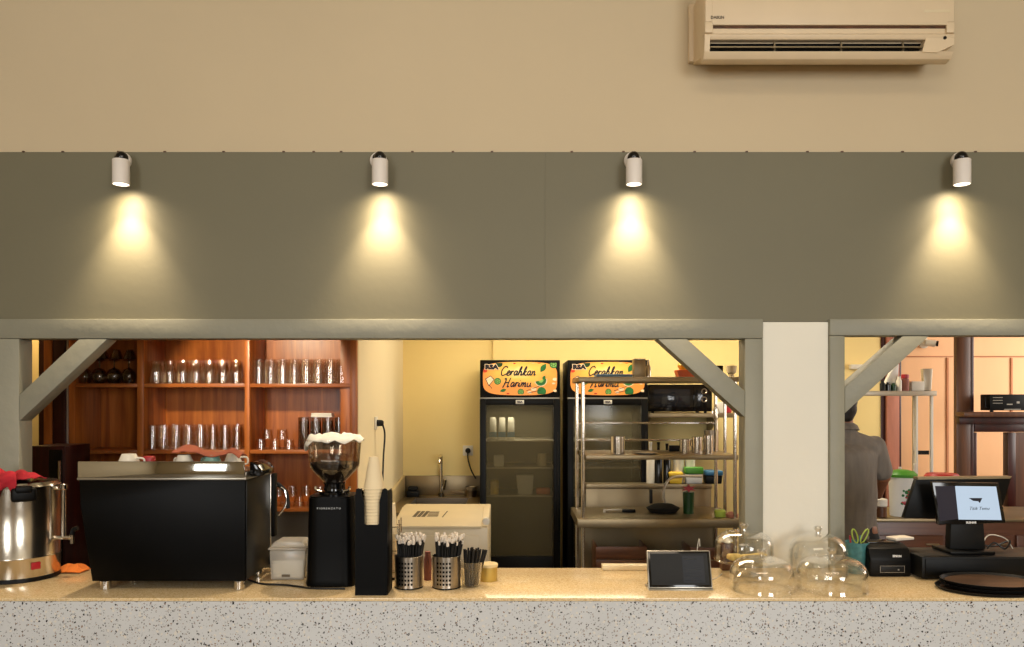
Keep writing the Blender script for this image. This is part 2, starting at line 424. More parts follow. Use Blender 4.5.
brace('trim_7', [(19.2, 395), (79, 339), (107, 339), (19.2, 421)])
brace('trim_8', [(658, 339), (687, 339), (744.8, 391), (744.8, 417)])
brace('trim_9', [(845.2, 387), (903, 336), (929, 336), (845.2, 413)])
# kitchen shell
XS = -.907                    # side wall between cabinet bay and sink
bm = BM(); box(bm, XS, 3.08, YB, 6.5, 0, 2.76); struct('wall_kitchen_back', bm, 'yellow_plaster')
bm = BM(); box(bm, X(493, 6.37), X(527, 6.37), 6.37, YB - .0005, 0, 2.76); struct('wall_kitchen_pilaster', bm, 'yellow_plaster')
bm = BM(); box(bm, XS - .10, XS, 4.532, YB, 0, 2.76); struct('wall_kitchen_side', bm, 'pale_plaster')
bm = BM(); box(bm, -4.5, XS - .1, 4.86, 4.96, 0, 2.76); struct('wall_cabinet_bay', bm, 'yellow_plaster')
bm = BM(); box(bm, -4.6, -4.5, 3.62, 4.96, 0, 2.76); struct('wall_kitchen_left', bm, 'yellow_plaster')
bm = BM(); box(bm, 6.0, 6.1, 3.62, 6.6, 0, 2.76); struct('wall_kitchen_right', bm, 'pale_plaster')
bm = BM(); box(bm, X(196, 4.8) - 1.2, XS - .101, 4.83, 4.858, 0, 1.0); struct('wall_bay_splashback', bm, 'grey_wall')
# peach panelled wall at the far right with brown battens
bm = BM(); box(bm, 3.08, 6.0, YB + .02, 6.5, 0, 2.76); struct('wall_kitchen_peach', bm, 'peach_paint')
def batten(n, a, b, y0, y1, m='brown_wood', Y=YB + .02, t=.03):
    bm = BM(); box(bm, X(a, Y), X(b, Y), Y - t, Y - .0005, Z(y1, Y), Z(y0, Y), .002); struct('trim_%d' % n, bm, m)
batten(10, 879.5, 883.5, 260, 640, 'dark_wood'); batten(11, 884, 896.5, 260, 640, 'pink_wood', t=.05); batten(12, 897, 899.5, 260, 640, 'dark_wood')
batten(13, 900, 953, 356, 357.2, 'batten_wood', t=.008); batten(14, 946, 948.2, 358, 640, 'batten_wood', t=.012); batten(15, 972, 1150, 356, 357.2, 'batten_wood', t=.008)
batten(16, 1010, 1012, 358, 640, 'batten_wood', t=.012)

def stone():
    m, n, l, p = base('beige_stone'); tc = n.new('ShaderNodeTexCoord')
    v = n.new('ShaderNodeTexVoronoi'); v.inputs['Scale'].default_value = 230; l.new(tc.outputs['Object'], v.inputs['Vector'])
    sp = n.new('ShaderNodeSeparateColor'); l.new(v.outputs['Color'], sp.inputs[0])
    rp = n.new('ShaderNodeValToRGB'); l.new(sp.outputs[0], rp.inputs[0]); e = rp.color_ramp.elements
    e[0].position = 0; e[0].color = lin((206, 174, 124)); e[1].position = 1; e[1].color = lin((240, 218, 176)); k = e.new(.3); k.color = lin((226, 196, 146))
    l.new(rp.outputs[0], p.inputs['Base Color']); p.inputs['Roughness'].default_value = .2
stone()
# ------------------------------------------------------------ bar counter
t = thing('bar_counter', 'long terrazzo bar counter with speckled front under the serving hatches', 'counter', (0, 0, 0))
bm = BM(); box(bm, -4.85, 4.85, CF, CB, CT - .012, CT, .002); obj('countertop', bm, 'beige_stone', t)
bm = BM(); box(bm, -4.85, 4.85, CF - .004, CF + .05, 0.002, CT - .0125); obj('front_panel', bm, 'terrazzo', t)
for x in (-4.8, -2.4, 0, 2.4, 4.8):
    bm = BM(); box(bm, x - .02, x + .02, CF + .051, CB - .02, .002, CT - .0125); obj('support', bm, 'grey_wall', t)

# ------------------------------------------------------------ air conditioner
Ya = 3.24; ax0, ax1 = X(705, Ya), X(955, Ya); az0 = Z(57, Ya)
t = thing('air_conditioner', 'white wall-mounted split air conditioner with open louvre high on cream wall', 'air conditioner', ((ax0 + ax1) / 2, YW, az0))
W = (ax1 - ax0) / 2; D = YW - Ya
bm = BM()
# side profile (y, z) extruded along x ; bottom slopes towards the wall
prof = [(0, 0.0), (-.150, -.0), (-.222, .045), (-D, .075), (-D, .26), (-.205, .30), (-.02, .31), (0, .31)]
def xprism(bm, prof, x0, x1, mi=0, bev=0):
    before = set(bm.faces); a = [bm.verts.new((x0, y, z)) for y, z in prof]; b = [bm.verts.new((x1, y, z)) for y, z in prof]; n = len(prof)
    fs = [bm.faces.new(a), bm.faces.new(b[::-1])]
    for i in range(n): fs.append(bm.faces.new((a[i], b[i], b[(i + 1) % n], a[(i + 1) % n])))
    if bev: bmesh.ops.bevel(bm, geom=list({e for f in fs for e in f.edges}), offset=bev, segments=2, profile=.5, affect='EDGES')
    return _mi(bm, before, mi)
body = [(-.001, 0.068), (-.160, 0.030), (-.160, .055), (-.222, .10), (-.222, .32), (-.001, .32)]
xprism(bm, body, -W, W, bev=.004)
obj('casing', bm, 'ac_white', t)
bm = BM(); xprism(bm, [(-.162, .0), (-.205, .004), (-.226, .028), (-.222, .030), (-.162, .008)], -W, W, bev=.001)     # lower lip
xprism(bm, [(-.162, .082), (-.226, .078), (-D, .095), (-.223, .105), (-.162, .10)], -W, W, bev=.001)
xprism(bm, [(-.162, .008), (-.226, .028), (-D, .095), (-.162, .1)], -W - .0005, -W + .022)
box(bm, -W, -W + .02, -.21, -.158, .03, .1, .002)

prism(bm, [(W - .135, .024), (W - .07, .022), (W, .055), (W, .096), (W - .115, .096)], -D + .006, -.162)
obj('lower_trim', bm, 'ac_white', t)
bm = BM(); xprism(bm, [(-.170, .024), (-.190, .024), (-.190, .084), (-.170, .084)], -W + .022, W - .118); obj('air_outlet', bm, 'black_metal', t)
bm = BM(); xprism(bm, [(-.196, .048), (-.222, .046), (-.222, .051), (-.196, .056)], -W + .026, W - .124)
for x in (-W * .42, W * .12, W * .62): box(bm, x - .003, x + .003, -.2, -.17, .03, .08)
obj('louvre', bm, 'steel_dull', t)
bm = BM(); box(bm, -W + .03, W - .03, -D, -.223, .136, .34, .003); box(bm, -W + .002, W - .002, -D + .002, -.2225, .150, .34, .003)
box(bm, -W + .001, -W + .034, -D + .001, -.2225, .104, .149, .002); box(bm, W - .034, W - .001, -D + .001, -.2225, .104, .149, .002); obj('front_cover', bm, 'ac_white', t)
bm = BM(); box(bm, -W + .036, W - .036, -.2265, -.2225, .126, .135, 0); obj('cover_gap_shade', bm, 'brown_wood', t)  # brown strip painting the shade of the groove below the cover
text('DAIKIN', .017, (-W + .052, -D - .0015, .166), 'ink_grey', t, 'maker_lettering', bold=.0004)
bm = BM(); box(bm, W - .13, W - .02, -D - .0012, -D, .188, .200, .0004); obj('indicator_strip', bm, 'cream_plastic', t)
bm = BM(); lathe(bm, [(0, -.002), (.007, -.002), (.007, .002), (0, .002)], 14, 0, Matrix.Translation((W - .04, -D + .004, .083)) @ Matrix.Rotation(pi / 2, 4, 'X')); obj('sensor', bm, 'black_gloss', t)
bm = BM(); box(bm, -W - .02, W + .02, -.03, -.0005, .072, .33, .004); o = obj('back_plate', bm, 'ac_white', t)

# ------------------------------------------------------------ wall spotlights
def make_lamp(px, label, ppx):
    Yl = 3.375; x = X(px, Yl); z1 = Z(160, Yl); z0 = Z(184.5, Yl)
    t = thing('wall_spotlight', label, 'wall lamp', (x, YG, z1 + .02), 0, 'white cylinder spotlights on the green band')
    # base disc on the wall
    bm = BM(); lathe(bm, [(0, 0), (.036, 0), (.038, .004), (.038, .018), (.034, .022), (0, .022)], 28, 0, Matrix.Translation((X(ppx, YG) - x, 0, 0)) @ Matrix.Rotation(pi / 2, 4, 'X'))
    obj('wall_plate', bm, 'lamp_white', t)
    bm = BM(); lathe(bm, [(0, 0), (.024, 0), (.026, .01), (.024, .03), (.012, .04), (0, .042)], 24, 0, Matrix.Translation(((X(ppx, YG) - x) * .8, -.0222, 0)) @ Matrix.Rotation(pi / 2, 4, 'X'))
    lathe(bm, [(0, -.027)] + [(.027 * cos(a), .027 * sin(a)) for a in (-1.1, -.7, -.3, 0, .3, .7, 1.1)] + [(0, .027)], 22, 0, Matrix.Translation(((X(ppx, YG) - x) * .15, -.072, -.004)))
    obj('swivel_joint', bm, 'black_gloss', t)
    bm = BM(); h = z1 - z0; o_ = -(YG - Yl)
    lathe(bm, [(0, -.02), (.034, -.02), (.0355, -.023), (.0355, -.02 - h), (.033, -.02 - h), (.033, -.012 - h), (0, -.012 - h)], 32, 0, Matrix.Translation((0, o_, 0)))
    obj('lamp_housing', bm, 'lamp_white', t)
    bm = BM(); lathe(bm, [(0, -.014 - h), (.032, -.014 - h), (.032, -.019 - h), (0, -.019 - h)], 28, 0, Matrix.Translation((0, o_, 0)))
    obj('lamp_lens', bm, 'lamp_face', t)
    zl = z0 - .006
    s = spot('spot_beam', (x, Yl, zl), (x, Yl + .40, zl - 1), 150, 1.0, 6, (1.0, .80, .54), .02)
    s2 = spot('spot_mid', (x, Yl, zl), (x, Yl + .26, zl - 1), 104, 1.0, 8, (1.0, .80, .56), .02)
    s3 = spot('spot_core', (x, Yl, zl), (x, Yl + .09, zl - 1), 76, 1.0, 46, (1.0, .80, .56), .02)
make_lamp(121, 'white cylinder wall spotlight above the black espresso machine', 124)
make_lamp(380, 'white cylinder wall spotlight above the paper cup holder', 379)
make_lamp(634, 'white cylinder wall spotlight above the tablet and steel rack', 632)
make_lamp(962, 'white cylinder wall spotlight below the air conditioner, above the till', 958)

# ------------------------------------------------------------ wooden glass cabinet in the bay behind
YC = 4.50; CD = .30; YCB = YC + CD
def px(a, Y=YC): return X(a, Y)
t = thing('shelf_cabinet', 'orange-brown wooden open shelf cabinet full of upturned glasses', 'cabinet', (px(215), YC, 0))
ox = px(215)
zs = [Z(508, YC), Z(450, YC), Z(383.5, YC)]
def loc_box(name, x0, x1, y0, y1, z0, z1, m, par, bev=.002):
    bm = BM(); box(bm, x0 - ox, x1 - ox, y0 - YC, y1 - YC, z0, z1, bev); return obj(name, bm, m, par)
zt = 2.30; zb = zs[0] - .02
loc_box('back_panel', px(68), px(357) - .001, YCB - .012, YCB, zb, zt, 'cabinet_wood', t, 0)
for a, b in ((68.5, 75), (137, 143.5), (244.5, 249.5)): loc_box('upright', px(a), px(b), YC, YCB - .0125, zb, zt, 'cabinet_wood', t)
loc_box('upright', px(350), XS - .002, YC, YC + .028, zb, zt, 'cabinet_wood', t)
loc_box('side_panel', px(352), XS - .104, YC + .0285, YCB - .0125, zb, zt, 'cabinet_wood', t)
for (a, b) in ((75, 137), (143.5, 244.5), (249.5, 350)):
    for z in zs: loc_box('shelf', px(a) + .001, px(b) - .001, YC + .004, YCB - .0125, z - .022, z, 'cabinet_shelf_wood', t)
    loc_box('top_board', px(a) + .001, px(b) - .001, YC + .004, YCB - .0125, zt - .025, zt, 'cabinet_shelf_wood', t)
loc_box('metal_edge_strip', px(67), px(68.4), YC - .004, YC + .02, zb, zt, 'silver_strip', t, 0)
loc_box('support_leg', px(76), px(80), YC + .1, YCB - .05, .631, zb - .001, 'grey_wall', t)
# counter run under the cabinet that carries it
t = thing('back_counter', 'low grey back counter below the glass cabinet', 'counter', (px(215), YC, 0))
bm = BM(); box(bm, px(69) - ox, XS - .104 - ox, .03, .325, 0.001, .60, .004); obj('base_cabinet', bm, 'grey_wall', t)
bm = BM(); box(bm, px(69) - ox, XS - .104 - ox, 0, .325, .601, .63, .003); obj('top_slab', bm, 'steel_dull', t)
# wall bracket rail holding cabinet is its plinth; tall dark panelling at the left
t = thing('tall_cabinet', 'tall dark reddish-brown cupboard beside the glass cabinet', 'cupboard', (px(52), YC, 0)); o2 = px(52)
bm = BM(); box(bm, px(38.5) - o2, px(66.8) - o2, .0, .33, 0.001, 2.3, .003); obj('carcass', bm, 'dark_wood', t)
bm = BM(); box(bm, px(45) - o2, px(53) - o2, -.014, -.001, .9, 2.28, .003); obj('door_stile', bm, 'cabinet_wood', t)
bm = BM(); box(bm, px(54.5) - o2, px(66) - o2, -.012, -.001, .9, 2.28, .003); obj('door', bm, 'dark_wood', t)
t = thing('side_cupboard', 'lower dark brown cupboard behind the steel urn', 'cupboard', (X(47, 4.2), 4.2, 0)); o3 = X(47, 4.2)
zc = Z(446, 4.2)
bm = BM(); box(bm, X(29.5, 4.2) - o3, X(65, 4.2) - o3, 0, .25, .001, zc, .003); obj('carcass', bm, 'dark_wood', t)
bm = BM(); box(bm, X(50, 4.2) - o3, X(63, 4.2) - o3, -.012, -.001, .6, zc - .02, .003); obj('glass_door', bm, 'black_gloss', t)
bm = BM(); tube(bm, [(X(61.5, 4.2) - o3, -.02, zc - .08), (X(61.5, 4.2) - o3, -.02, zc - .3)], .006, sub=1); obj('handle', bm, 'chrome', t)

# --- glasses
def tumbler(h, r0, r1, m, ribs=0, bulge=0, seg=18, name='glass_tumbler', base_up=True):
    """upturned tumbler: open rim on the shelf, thick base on top"""
    bm = BM(); th = .0035; prof = []
    n = 7
    for k in range(n + 1):
        f = k / n; prof.append((r0 + (r1 - r0) * f + bulge * sin(pi * f), h * f))
    prof = prof + [(0, h)]
    inner = [(max(.001, r - th), z) for r, z in prof[:-2]] ; inner[-1] = (inner[-1][0], h * .88)
    inner = [(p[0], p[1]) for p in inner] + [(0, h * .88)]
    full = inner[::-1] + prof
    lathe(bm, full, seg, 0, None, 0, ribs, .03 if ribs else 0)
    return bm
def glass_row(name, proto_bm, m, y, z, xs, what, where, cat, group, loc_y_jit=.004, rzs=True, count_from='divider nearest the espresso machine'):
    first = None
    for i, x in enumerate(xs):
        lab = '%s, %s from the %s, %s' % (what, ORD[i] if len(xs) > 1 else 'alone', 'urn side', where)
        if first is None:
            o = obj(name, proto_bm, m, None, (x, y, z)); first = o
        else:
            o = first.copy(); C.objects.link(o); o.location = (x, y + random.uniform(-loc_y_jit, loc_y_jit), z)
            if rzs: o.rotation_euler[2] = random.uniform(0, 6)
        tag(o, lab, cat, group)
def span(a, b, n, Y): return [X(a + (b - a) * (i + .5) / n, Y) for i in range(n)]
e = .0004
def tum(h, n, a, b, Y, m, name, what, where, cat, group, z, ribs=0, bulge=0, taper=.86, maxr=.05):
    p = (X(b, Y) - X(a, Y)) / n; r = min(maxr, p * .485 - bulge * .6)
    glass_row(name, tumbler(h, r, r * taper, 0, bulge=bulge, ribs=ribs), m, Y, z, [X(a, Y) + p * (i + .5) for i in range(n)], what, where, cat, group, loc_y_jit=.002)
T = 'tumbler_glass'
tum(.135, 7, 150, 243, YC + .06, T, 'glass_tumbler', 'rounded tumbler', 'upper middle shelf', 'glass', 'rounded tumblers on the upper middle shelf', zs[2] + e, bulge=.004)
tum(.135, 6, 157, 244, YC + .18, T, 'glass_tumbler', 'rounded tumbler', 'rear row, upper middle shelf', 'glass', 'rear row of rounded tumblers', zs[2] + e, bulge=.004)
tum(.145, 8, 147, 243, YC + .06, T, 'glass_tumbler', 'tall thick-based tumbler', 'lower middle shelf', 'glass', 'tall tumblers on the lower middle shelf', zs[1] + e, ribs=6)
tum(.145, 7, 155, 245, YC + .18, T, 'glass_tumbler', 'tall thick-based tumbler', 'rear row, lower middle shelf', 'glass', 'rear row of tall tumblers', zs[1] + e, ribs=6)
tum(.145, 8, 253, 348, YC + .06, T, 'glass_highball', 'ribbed highball', 'upper shelf beside the wall', 'glass', 'ribbed highballs on the upper shelf', zs[2] + e, ribs=12, taper=.94)
tum(.145, 7, 260, 348, YC + .18, T, 'glass_highball', 'ribbed highball', 'rear row, upper shelf', 'glass', 'rear row of ribbed highballs', zs[2] + e, ribs=12, taper=.94)
tum(.060, 3, 254, 296, YC + .07, T, 'glass_cup', 'short glass cup', 'below the other two', 'glass', 'short glass cups in the lower tier', zs[1] + e, maxr=.036, taper=.8)
tum(.060, 2, 260, 290, YC + .07, T, 'glass_cup', 'short glass cup', 'perched on three others', 'glass', 'short glass cups in the upper tier', zs[1] + e + .0604, maxr=.036, taper=.8)
tum(.190, 4, 298, 346, YC + .08, 'smoky_glass', 'glass_highball', 'tall smoky highball', 'under the flat white tray', 'glass', 'tall smoky highballs', zs[1] + e, ribs=14, taper=.96)
bm = BM(); box(bm, -.062, .062, -.04, .04, 0, .012, .002); box(bm, -.06, .058, -.038, .04, .013, .024, .002)
tag(obj('white_tray', bm, 'white_plastic', None, (X(323, YC + .09), YC + .09, zs[1] + .191)), 'flat white tray lying on top of the tall smoky glasses', 'tray')
# stemware, upturned, in the dark bay
def goblet():
    bm = BM(); lathe(bm, [(.030, 0), (.040, .03), (.042, .055), (.030, .082), (.006, .095), (.004, .10), (.004, .135), (.030, .142), (.032, .145), (0, .146)], 18); return bm
glass_row('wine_goblet', goblet(), 'smoky_glass', YC + .07, zs[2] + e, span(77, 136.5, 4, YC + .07), 'upturned stemmed goblet', 'front of the dark bay', 'wine glass', 'goblets in the dark bay', 0)
glass_row('wine_goblet', goblet(), 'smoky_glass', YC + .18, zs[2] + e, span(78, 136, 4, YC + .18), 'upturned stemmed goblet', 'rear of the dark bay', 'wine glass', 'goblets in the rear of the dark bay', 0)
tum(.055, 3, 96, 137, YC + .07, 'smoky_glass', 'glass_bowl', 'small dark glass bowl', 'balanced on the goblets', 'bowl', 'bowls on the goblets', zs[2] + .1475, maxr=.04, taper=.5)
tum(.062, 7, 252, 346, YC + .07, T, 'glass_cup', 'small glass cup', 'bottom tier, lowest shelf', 'glass', 'cups on the lowest shelf', zs[0] + e, maxr=.036, taper=.75)
tum(.062, 6, 258, 340, YC + .07, T, 'glass_cup', 'small glass cup', 'upper tier, lowest shelf', 'glass', 'stacked cups on the lowest shelf', zs[0] + e + .0624, maxr=.036, taper=.75)

# ------------------------------------------------------------ counter objects
# --- steel water urn
UX, UY = X(20, 3.27), 3.27
t = thing('water_urn', 'brushed steel hot water urn with tap, a red cloth over its lid', 'urn', (UX, UY, CT))
bm = BM(); lathe(bm, [(0, .012), (.150, .012), (.151, .02), (.151, .092), (.1525, .094), (.1525, .100), (.151, .102), (.151, .385), (.153, .39), (.150, .396), (.0, .396)], 56)
obj('tank', bm, 'steel_urn', t)
bm = BM(); lathe(bm, [(0, 0), (.152, 0), (.155, .003), (.154, .016), (.1515, .018), (0, .018)], 48); obj('base_ring', bm, 'black_plastic', t)
bm = BM(); lathe(bm, [(0, .3965), (.146, .3965), (.140, .406), (.06, .418), (0, .42)], 40); obj('lid', bm, 'steel_urn', t)
bm = BM(); HM = Matrix.Rotation(R(37), 4, 'Z'); box(bm, -.045, .045, -.186, -.149, .335, .392, .012, seg=3, M4=HM); box(bm, -.03, .03, -.194, -.152, .372, .400, .008, M4=HM); obj('handle', bm, 'black_plastic', t)
# tap with sight glass at the right-hand side
bm = BM(); tube(bm, [(.150, 0, .165), (.228, 0, .165)], .009, sub=1); tube(bm, [(.222, 0, .176), (.222, 0, .140)], .009, sub=1)
tube(bm, [(.186, 0, .385), (.186, 0, .17)], .009, sub=1, seg=12); tube(bm, [(.15, 0, .375), (.19, 0, .375)], .008, sub=1)
cyl(bm, .186, 0, .368, .394, .016, 14, bev=.004); obj('tap', bm, 'chrome', t)
bm = BM(); tube(bm, [(.222, 0, .178), (.228, 0, .198), (.246, 0, .206)], .010, seg=10); obj('tap_lever', bm, 'black_plastic', t)
bm = BM(); M4 = Matrix.Rotation(R(-36), 4, 'Z'); box(bm, .1515, .1535, -.018, .018, .05, .078, .001, M4=M4); obj('switch', bm, 'red_plastic', t)
bm = BM(); box(bm, .1515, .156, -.012, .012, .05, .066, .001, M4=Matrix.Rotation(R(-115), 4, 'Z')); obj('dial', bm, 'black_plastic', t)
# red cloth over it
def redfn(u, v):
    x = -.235 + .40 * u; y = -.16 + .20 * v
    r = math.hypot(x, y)
    top = .425 + .030 * N3(x + 3, y, 1, 14) + .028 * N3(x, y + 5, 2, 7)
    z = top
    if r > .148: z = top - (r - .148) * 3.2; x, y = x * (.158 + (r - .148) * .12) / r, y * (.158 + (r - .148) * .12) / r
    if x > .05 : z = max(z, .40 + .012 * N3(x, y, 3, 20))
    return (x, y, z)
def redfn2(u, v):
    a = R(-190 + 128 * u) ; lo = .30 + .05 * sin(u * 9) + .02 * sin(u * 23)
    if v < .5:
        r = .02 + .134 * v / .5; z = .444 + .030 * N3(r * cos(a) + 3, r * sin(a), 1, 18) + .03 * N3(r * cos(a), r * sin(a) + 5, 2, 9)
    else:
        k = (v - .5) / .5; r = .160 + .012 * sin(u * 38 + k * 2) * k; z = .428 - (.428 - lo * (1 - .0 * u) - .10 * max(0, u - .62)) * k + .01 * N3(u, v, 3, 12)
    return (r * cos(a), r * sin(a), z)
o = cloth('red_cloth', redfn2, 'red_cloth', 60, 40, .004); o.location = (UX, UY, CT); tag(o, 'crumpled red cloth draped over the lid of the steel urn', 'cloth')
def rf3(u, v):
    x = -.03 + .15 * u; y = -.11 + .10 * v
    return (x, y, .424 + .028 * sin(pi * u) * sin(pi * v) + .012 * N3(x, y, 4, 30))
o = cloth('red_rag', rf3, 'red_cloth', 24, 20, .004); o.location = (UX, UY, CT); tag(o, 'bunched end of red rag above the urn handle', 'cloth')
def ofn(u, v):
    x = -.055 + .11 * u; y = -.04 + .08 * v
    return (x + .01 * N3(u, v, 9, 5), y, .004 + .026 * abs(N3(x, y, 1, 22)) * 1.6 * sin(pi * u) ** .5 + .02 * sin(pi * u) * sin(pi * v))
o = cloth('orange_cloth', ofn, 'orange_cloth', 26, 22, .003); o.location = (X(73, 3.36), 3.36, CT); tag(o, 'small crumpled orange cloth on the counter beside the urn', 'cloth')

# --- espresso machine
EX, EY = X(162, 3.03), 3.03
def ex(p, Y=EY): return X(p, Y) - EX
t = thing('espresso_machine', 'large black espresso machine with mirrored top strip on chrome feet', 'espresso machine', (EX, EY, CT))
zb0 = .036; zt0 = Z(480, EY) - CT; zm = Z(461.5, EY) - CT
DE = .30
xl0, xr0 = ex(77.5), ex(245); xl1 = ex(92)
bm = BM()
vs = []
def quadbox(bm, fr, bk, y0, y1, mi=0, bev=0):
    before = set(bm.faces)
    a = [bm.verts.new((x, y0, z)) for x, z in fr]; b = [bm.verts.new((x, y1, z)) for x, z in bk]; n = len(fr)
    fs = [bm.faces.new(a), bm.faces.new(b[::-1])] + [bm.faces.new((a[(i + 1) % n], a[i], b[i], b[(i + 1) % n])) for i in range(n)]
    if bev: bmesh.ops.bevel(bm, geom=list({e for f in fs for e in f.edges}), offset=bev, segments=2, profile=.5, affect='EDGES')
    return _mi(bm, before, mi)
fr = [(xl0 + .006, zt0), (xr0, zt0), (xr0, zb0), (xl1, zb0), (xl0 + .012, zt0 - .10)]
quadbox(bm, fr, fr, 0, DE, bev=.003); obj('body', bm, 'black_metal', t)
bm = BM(); box(bm, xr0 + .0005, xr0 + .004, .008, DE - .004, zb0 + .004, zt0 - .004, .001); obj('side_panel', bm, 'dark_side', t)
bm = BM(); box(bm, xr0 + .001, xr0 + .009, DE - .0035, DE + .006, zb0 + .03, zt0 + .002, .002); obj('side_edge_trim', bm, 'chrome', t)
bm = BM(); box(bm, xl0, xr0 + .006, -.006, DE + .004, zt0, zt0 + .009, .002); obj('top_rail', bm, 'silver_trim', t)
bm = BM(); quadbox(bm, [(xl0 + .002, zt0 + .0095), (xr0 - .003, zt0 + .0095), (xr0 - .003, zm), (xl0, zm)], [(xl0 + .002, zt0 + .0095), (xr0 - .003, zt0 + .0095), (xr0 - .003, zm), (xl0, zm)], -.002, .004, bev=.001)
for v in bm.verts: v.co.y += (v.co.z - zt0 - .0095) * .06
obj('mirror_panel', bm, 'mirror_steel', t)
bm = BM(); box(bm, xl0 + .004, xr0 - .004, .026, DE - .01, zt0 + .0095, zt0 + .03, .002); obj('cup_tray', bm, 'steel', t)
bm = BM(); prism(bm, [(0, 0), (.05, 0), (.05, .022), (.03, .045), (0, .058)], 0, .16, bev=.003, M4=Matrix.Translation((xr0 - .002, .06, zt0 + .0095))); obj('cup_rail_end', bm, 'black_gloss', t)
for xx_ in (ex(102.5), ex(237)):
    for yy in (.024, DE - .05):
        bm = BM(); cyl(bm, xx_, yy, 0, zb0 - .0005, .021, 24, bev=.002); obj('foot', bm, 'chrome', t)
bm = BM(); box(bm, xr0 - .02, xr0 + .022, DE + .007, DE + .05, zb0 + .12, zt0 - .005, .006); obj('group_housing', bm, 'black_metal', t)
bm = BM(); box(bm, xl1 + .02, xr0 + .018, DE + .0005, DE + .085, zb0, zb0 + .035, .006); obj('drip_tray', bm, 'black_metal', t)
bm = BM(); tube(bm, [(xr0 + .02, DE + .04, zt0 - .06), (xr0 + .055, DE + .04, zt0 - .08), (xr0 + .062, DE + .04, zt0 - .14), (xr0 + .03, DE + .04, zt0 - .19)], .0045); obj('steam_wand', bm, 'chrome', t)
bm = BM(); tube(bm, [(xr0 + .02, DE + .045, zt0 - .05), (xr0 + .06, DE + .045, zt0 - .09), (xr0 + .07, DE + .045, zt0 - .16)], .009); obj('wand_grip', bm, 'black_rubber', t)
# things on top
ztp = CT + zt0 + .0305
def cup_bm(r=.04, h=.06):
    bm = BM(); lathe(bm, [(0, h), (r * .55, h), (r * .6, h - .004), (r * .95, h * .35), (r, 0), (r - .003, 0), (r * .9, h * .35), (0, h - .008)], 24)
    tube(bm, [(r * .9, 0, h * .25), (r * 1.45, 0, h * .3), (r * 1.4, 0, h * .7), (r * .7, 0, h * .75)], .004); return bm
for i, (pxx, m, lab, rr) in enumerate(((184, 'white_ceramic', 'upturned white cup on the espresso machine under rust cloth', .042), (212, 'mint_ceramic', 'upturned pale green cup on top of the espresso machine', .044),)):
    tag(obj('coffee_cup', cup_bm(rr, .062), m, None, (X(pxx, 3.13), 3.13, ztp), 2.6), lab, 'cup')
tag(obj('coffee_cup', cup_bm(.048, .066), 'white_ceramic', None, (X(129, 3.13), 3.13, ztp), -.2), 'upturned white cup with handle near the red box on espresso machine', 'cup')
tag(obj('coffee_cup', cup_bm(.04, .06), 'white_ceramic', None, (X(233, 3.22), 3.22, ztp), .5), 'upturned white cup at the far end of the espresso machine', 'cup')
bm = BM(); box(bm, -.02, .02, -.02, .02, 0, .056, .006); tag(obj('red_box', bm, 'red_plastic', None, (X(149, 3.14), 3.14, ztp)), 'small red box on the espresso machine beside white cup', 'box')
def rust(u, v):
    x = -.15 + .27 * u; y = -.03 + .09 * v
    z = .066 + .012 * sin(u * 8) + .010 * N3(x, y, 1, 25) + .014 * sin(pi * v) - (.03 * max(0, u - .85) / .15) 
    return (x, y, z)
o = cloth('rust_cloth', rust, 'rust_cloth', 40, 16, .005); o.location = (X(212, 3.13), 3.13, ztp); tag(o, 'rust-coloured cloth lying over the cups on the espresso machine', 'cloth')
def cordfn(pts, r, m, name, label, cat='cable', par=None):
    bm = BM(); tube(bm, pts, r, 8); o = obj(name, bm, m, par)
    if par is None: tag(o, label, cat)
    return o
cordfn([(X(247, 3.2), 3.2, CT + .0045), (X(262, 3.12), 3.12, CT + .0045), (X(285, 3.1), 3.10, CT + .0045), (X(300, 3.07), 3.07, CT + .0045), (X(313, 3.045), 3.045, CT + .0045), (X(345, 3.04), 3.04, CT + .0045)], .0042, 'cable_black', 'power_cable', 'black cable lying on the counter between espresso machine and grinder')

# --- cloudy plastic box
BX, BY = X(292, 3.27), 3.27
t = thing('plastic_tub', 'square cloudy plastic container with lid, white contents, beside the grinder', 'container', (BX, BY, CT))
w2 = .076
bm = BM(); pr = [(-w2 * .92, 0), (w2 * .92, 0), (w2, .125), (-w2, .125)]
quadbox(bm, pr, pr, -.07, .07, bev=.008); obj('tub_body', bm, 'cloudy_plastic', t)
bm = BM(); box(bm, -w2 * .86, w2 * .86, -.062, .062, .006, .085, .01)
for v in bm.verts:
    if v.co.z > .06: v.co.z += .012 * N3(v.co.x, v.co.y, 0, 30)
obj('contents', bm, 'white_plastic', t)
bm = BM(); box(bm, -w2 - .004, w2 + .004, -.076, .076, .1255, .134, .004); quadbox(bm, [(-w2, .1345), (w2, .1345), (w2 - .02, .158), (-w2 + .02, .158)], [(-w2, .1345), (w2, .1345), (w2 - .02, .158), (-w2 + .02, .158)], -.06, .06, bev=.004); obj('lid', bm, 'cloudy_plastic', t)
bm = BM(); box(bm, -.022, .012, -.0722, -.0706, .014, .024); obj('small_label', bm, 'ink_grey', t)

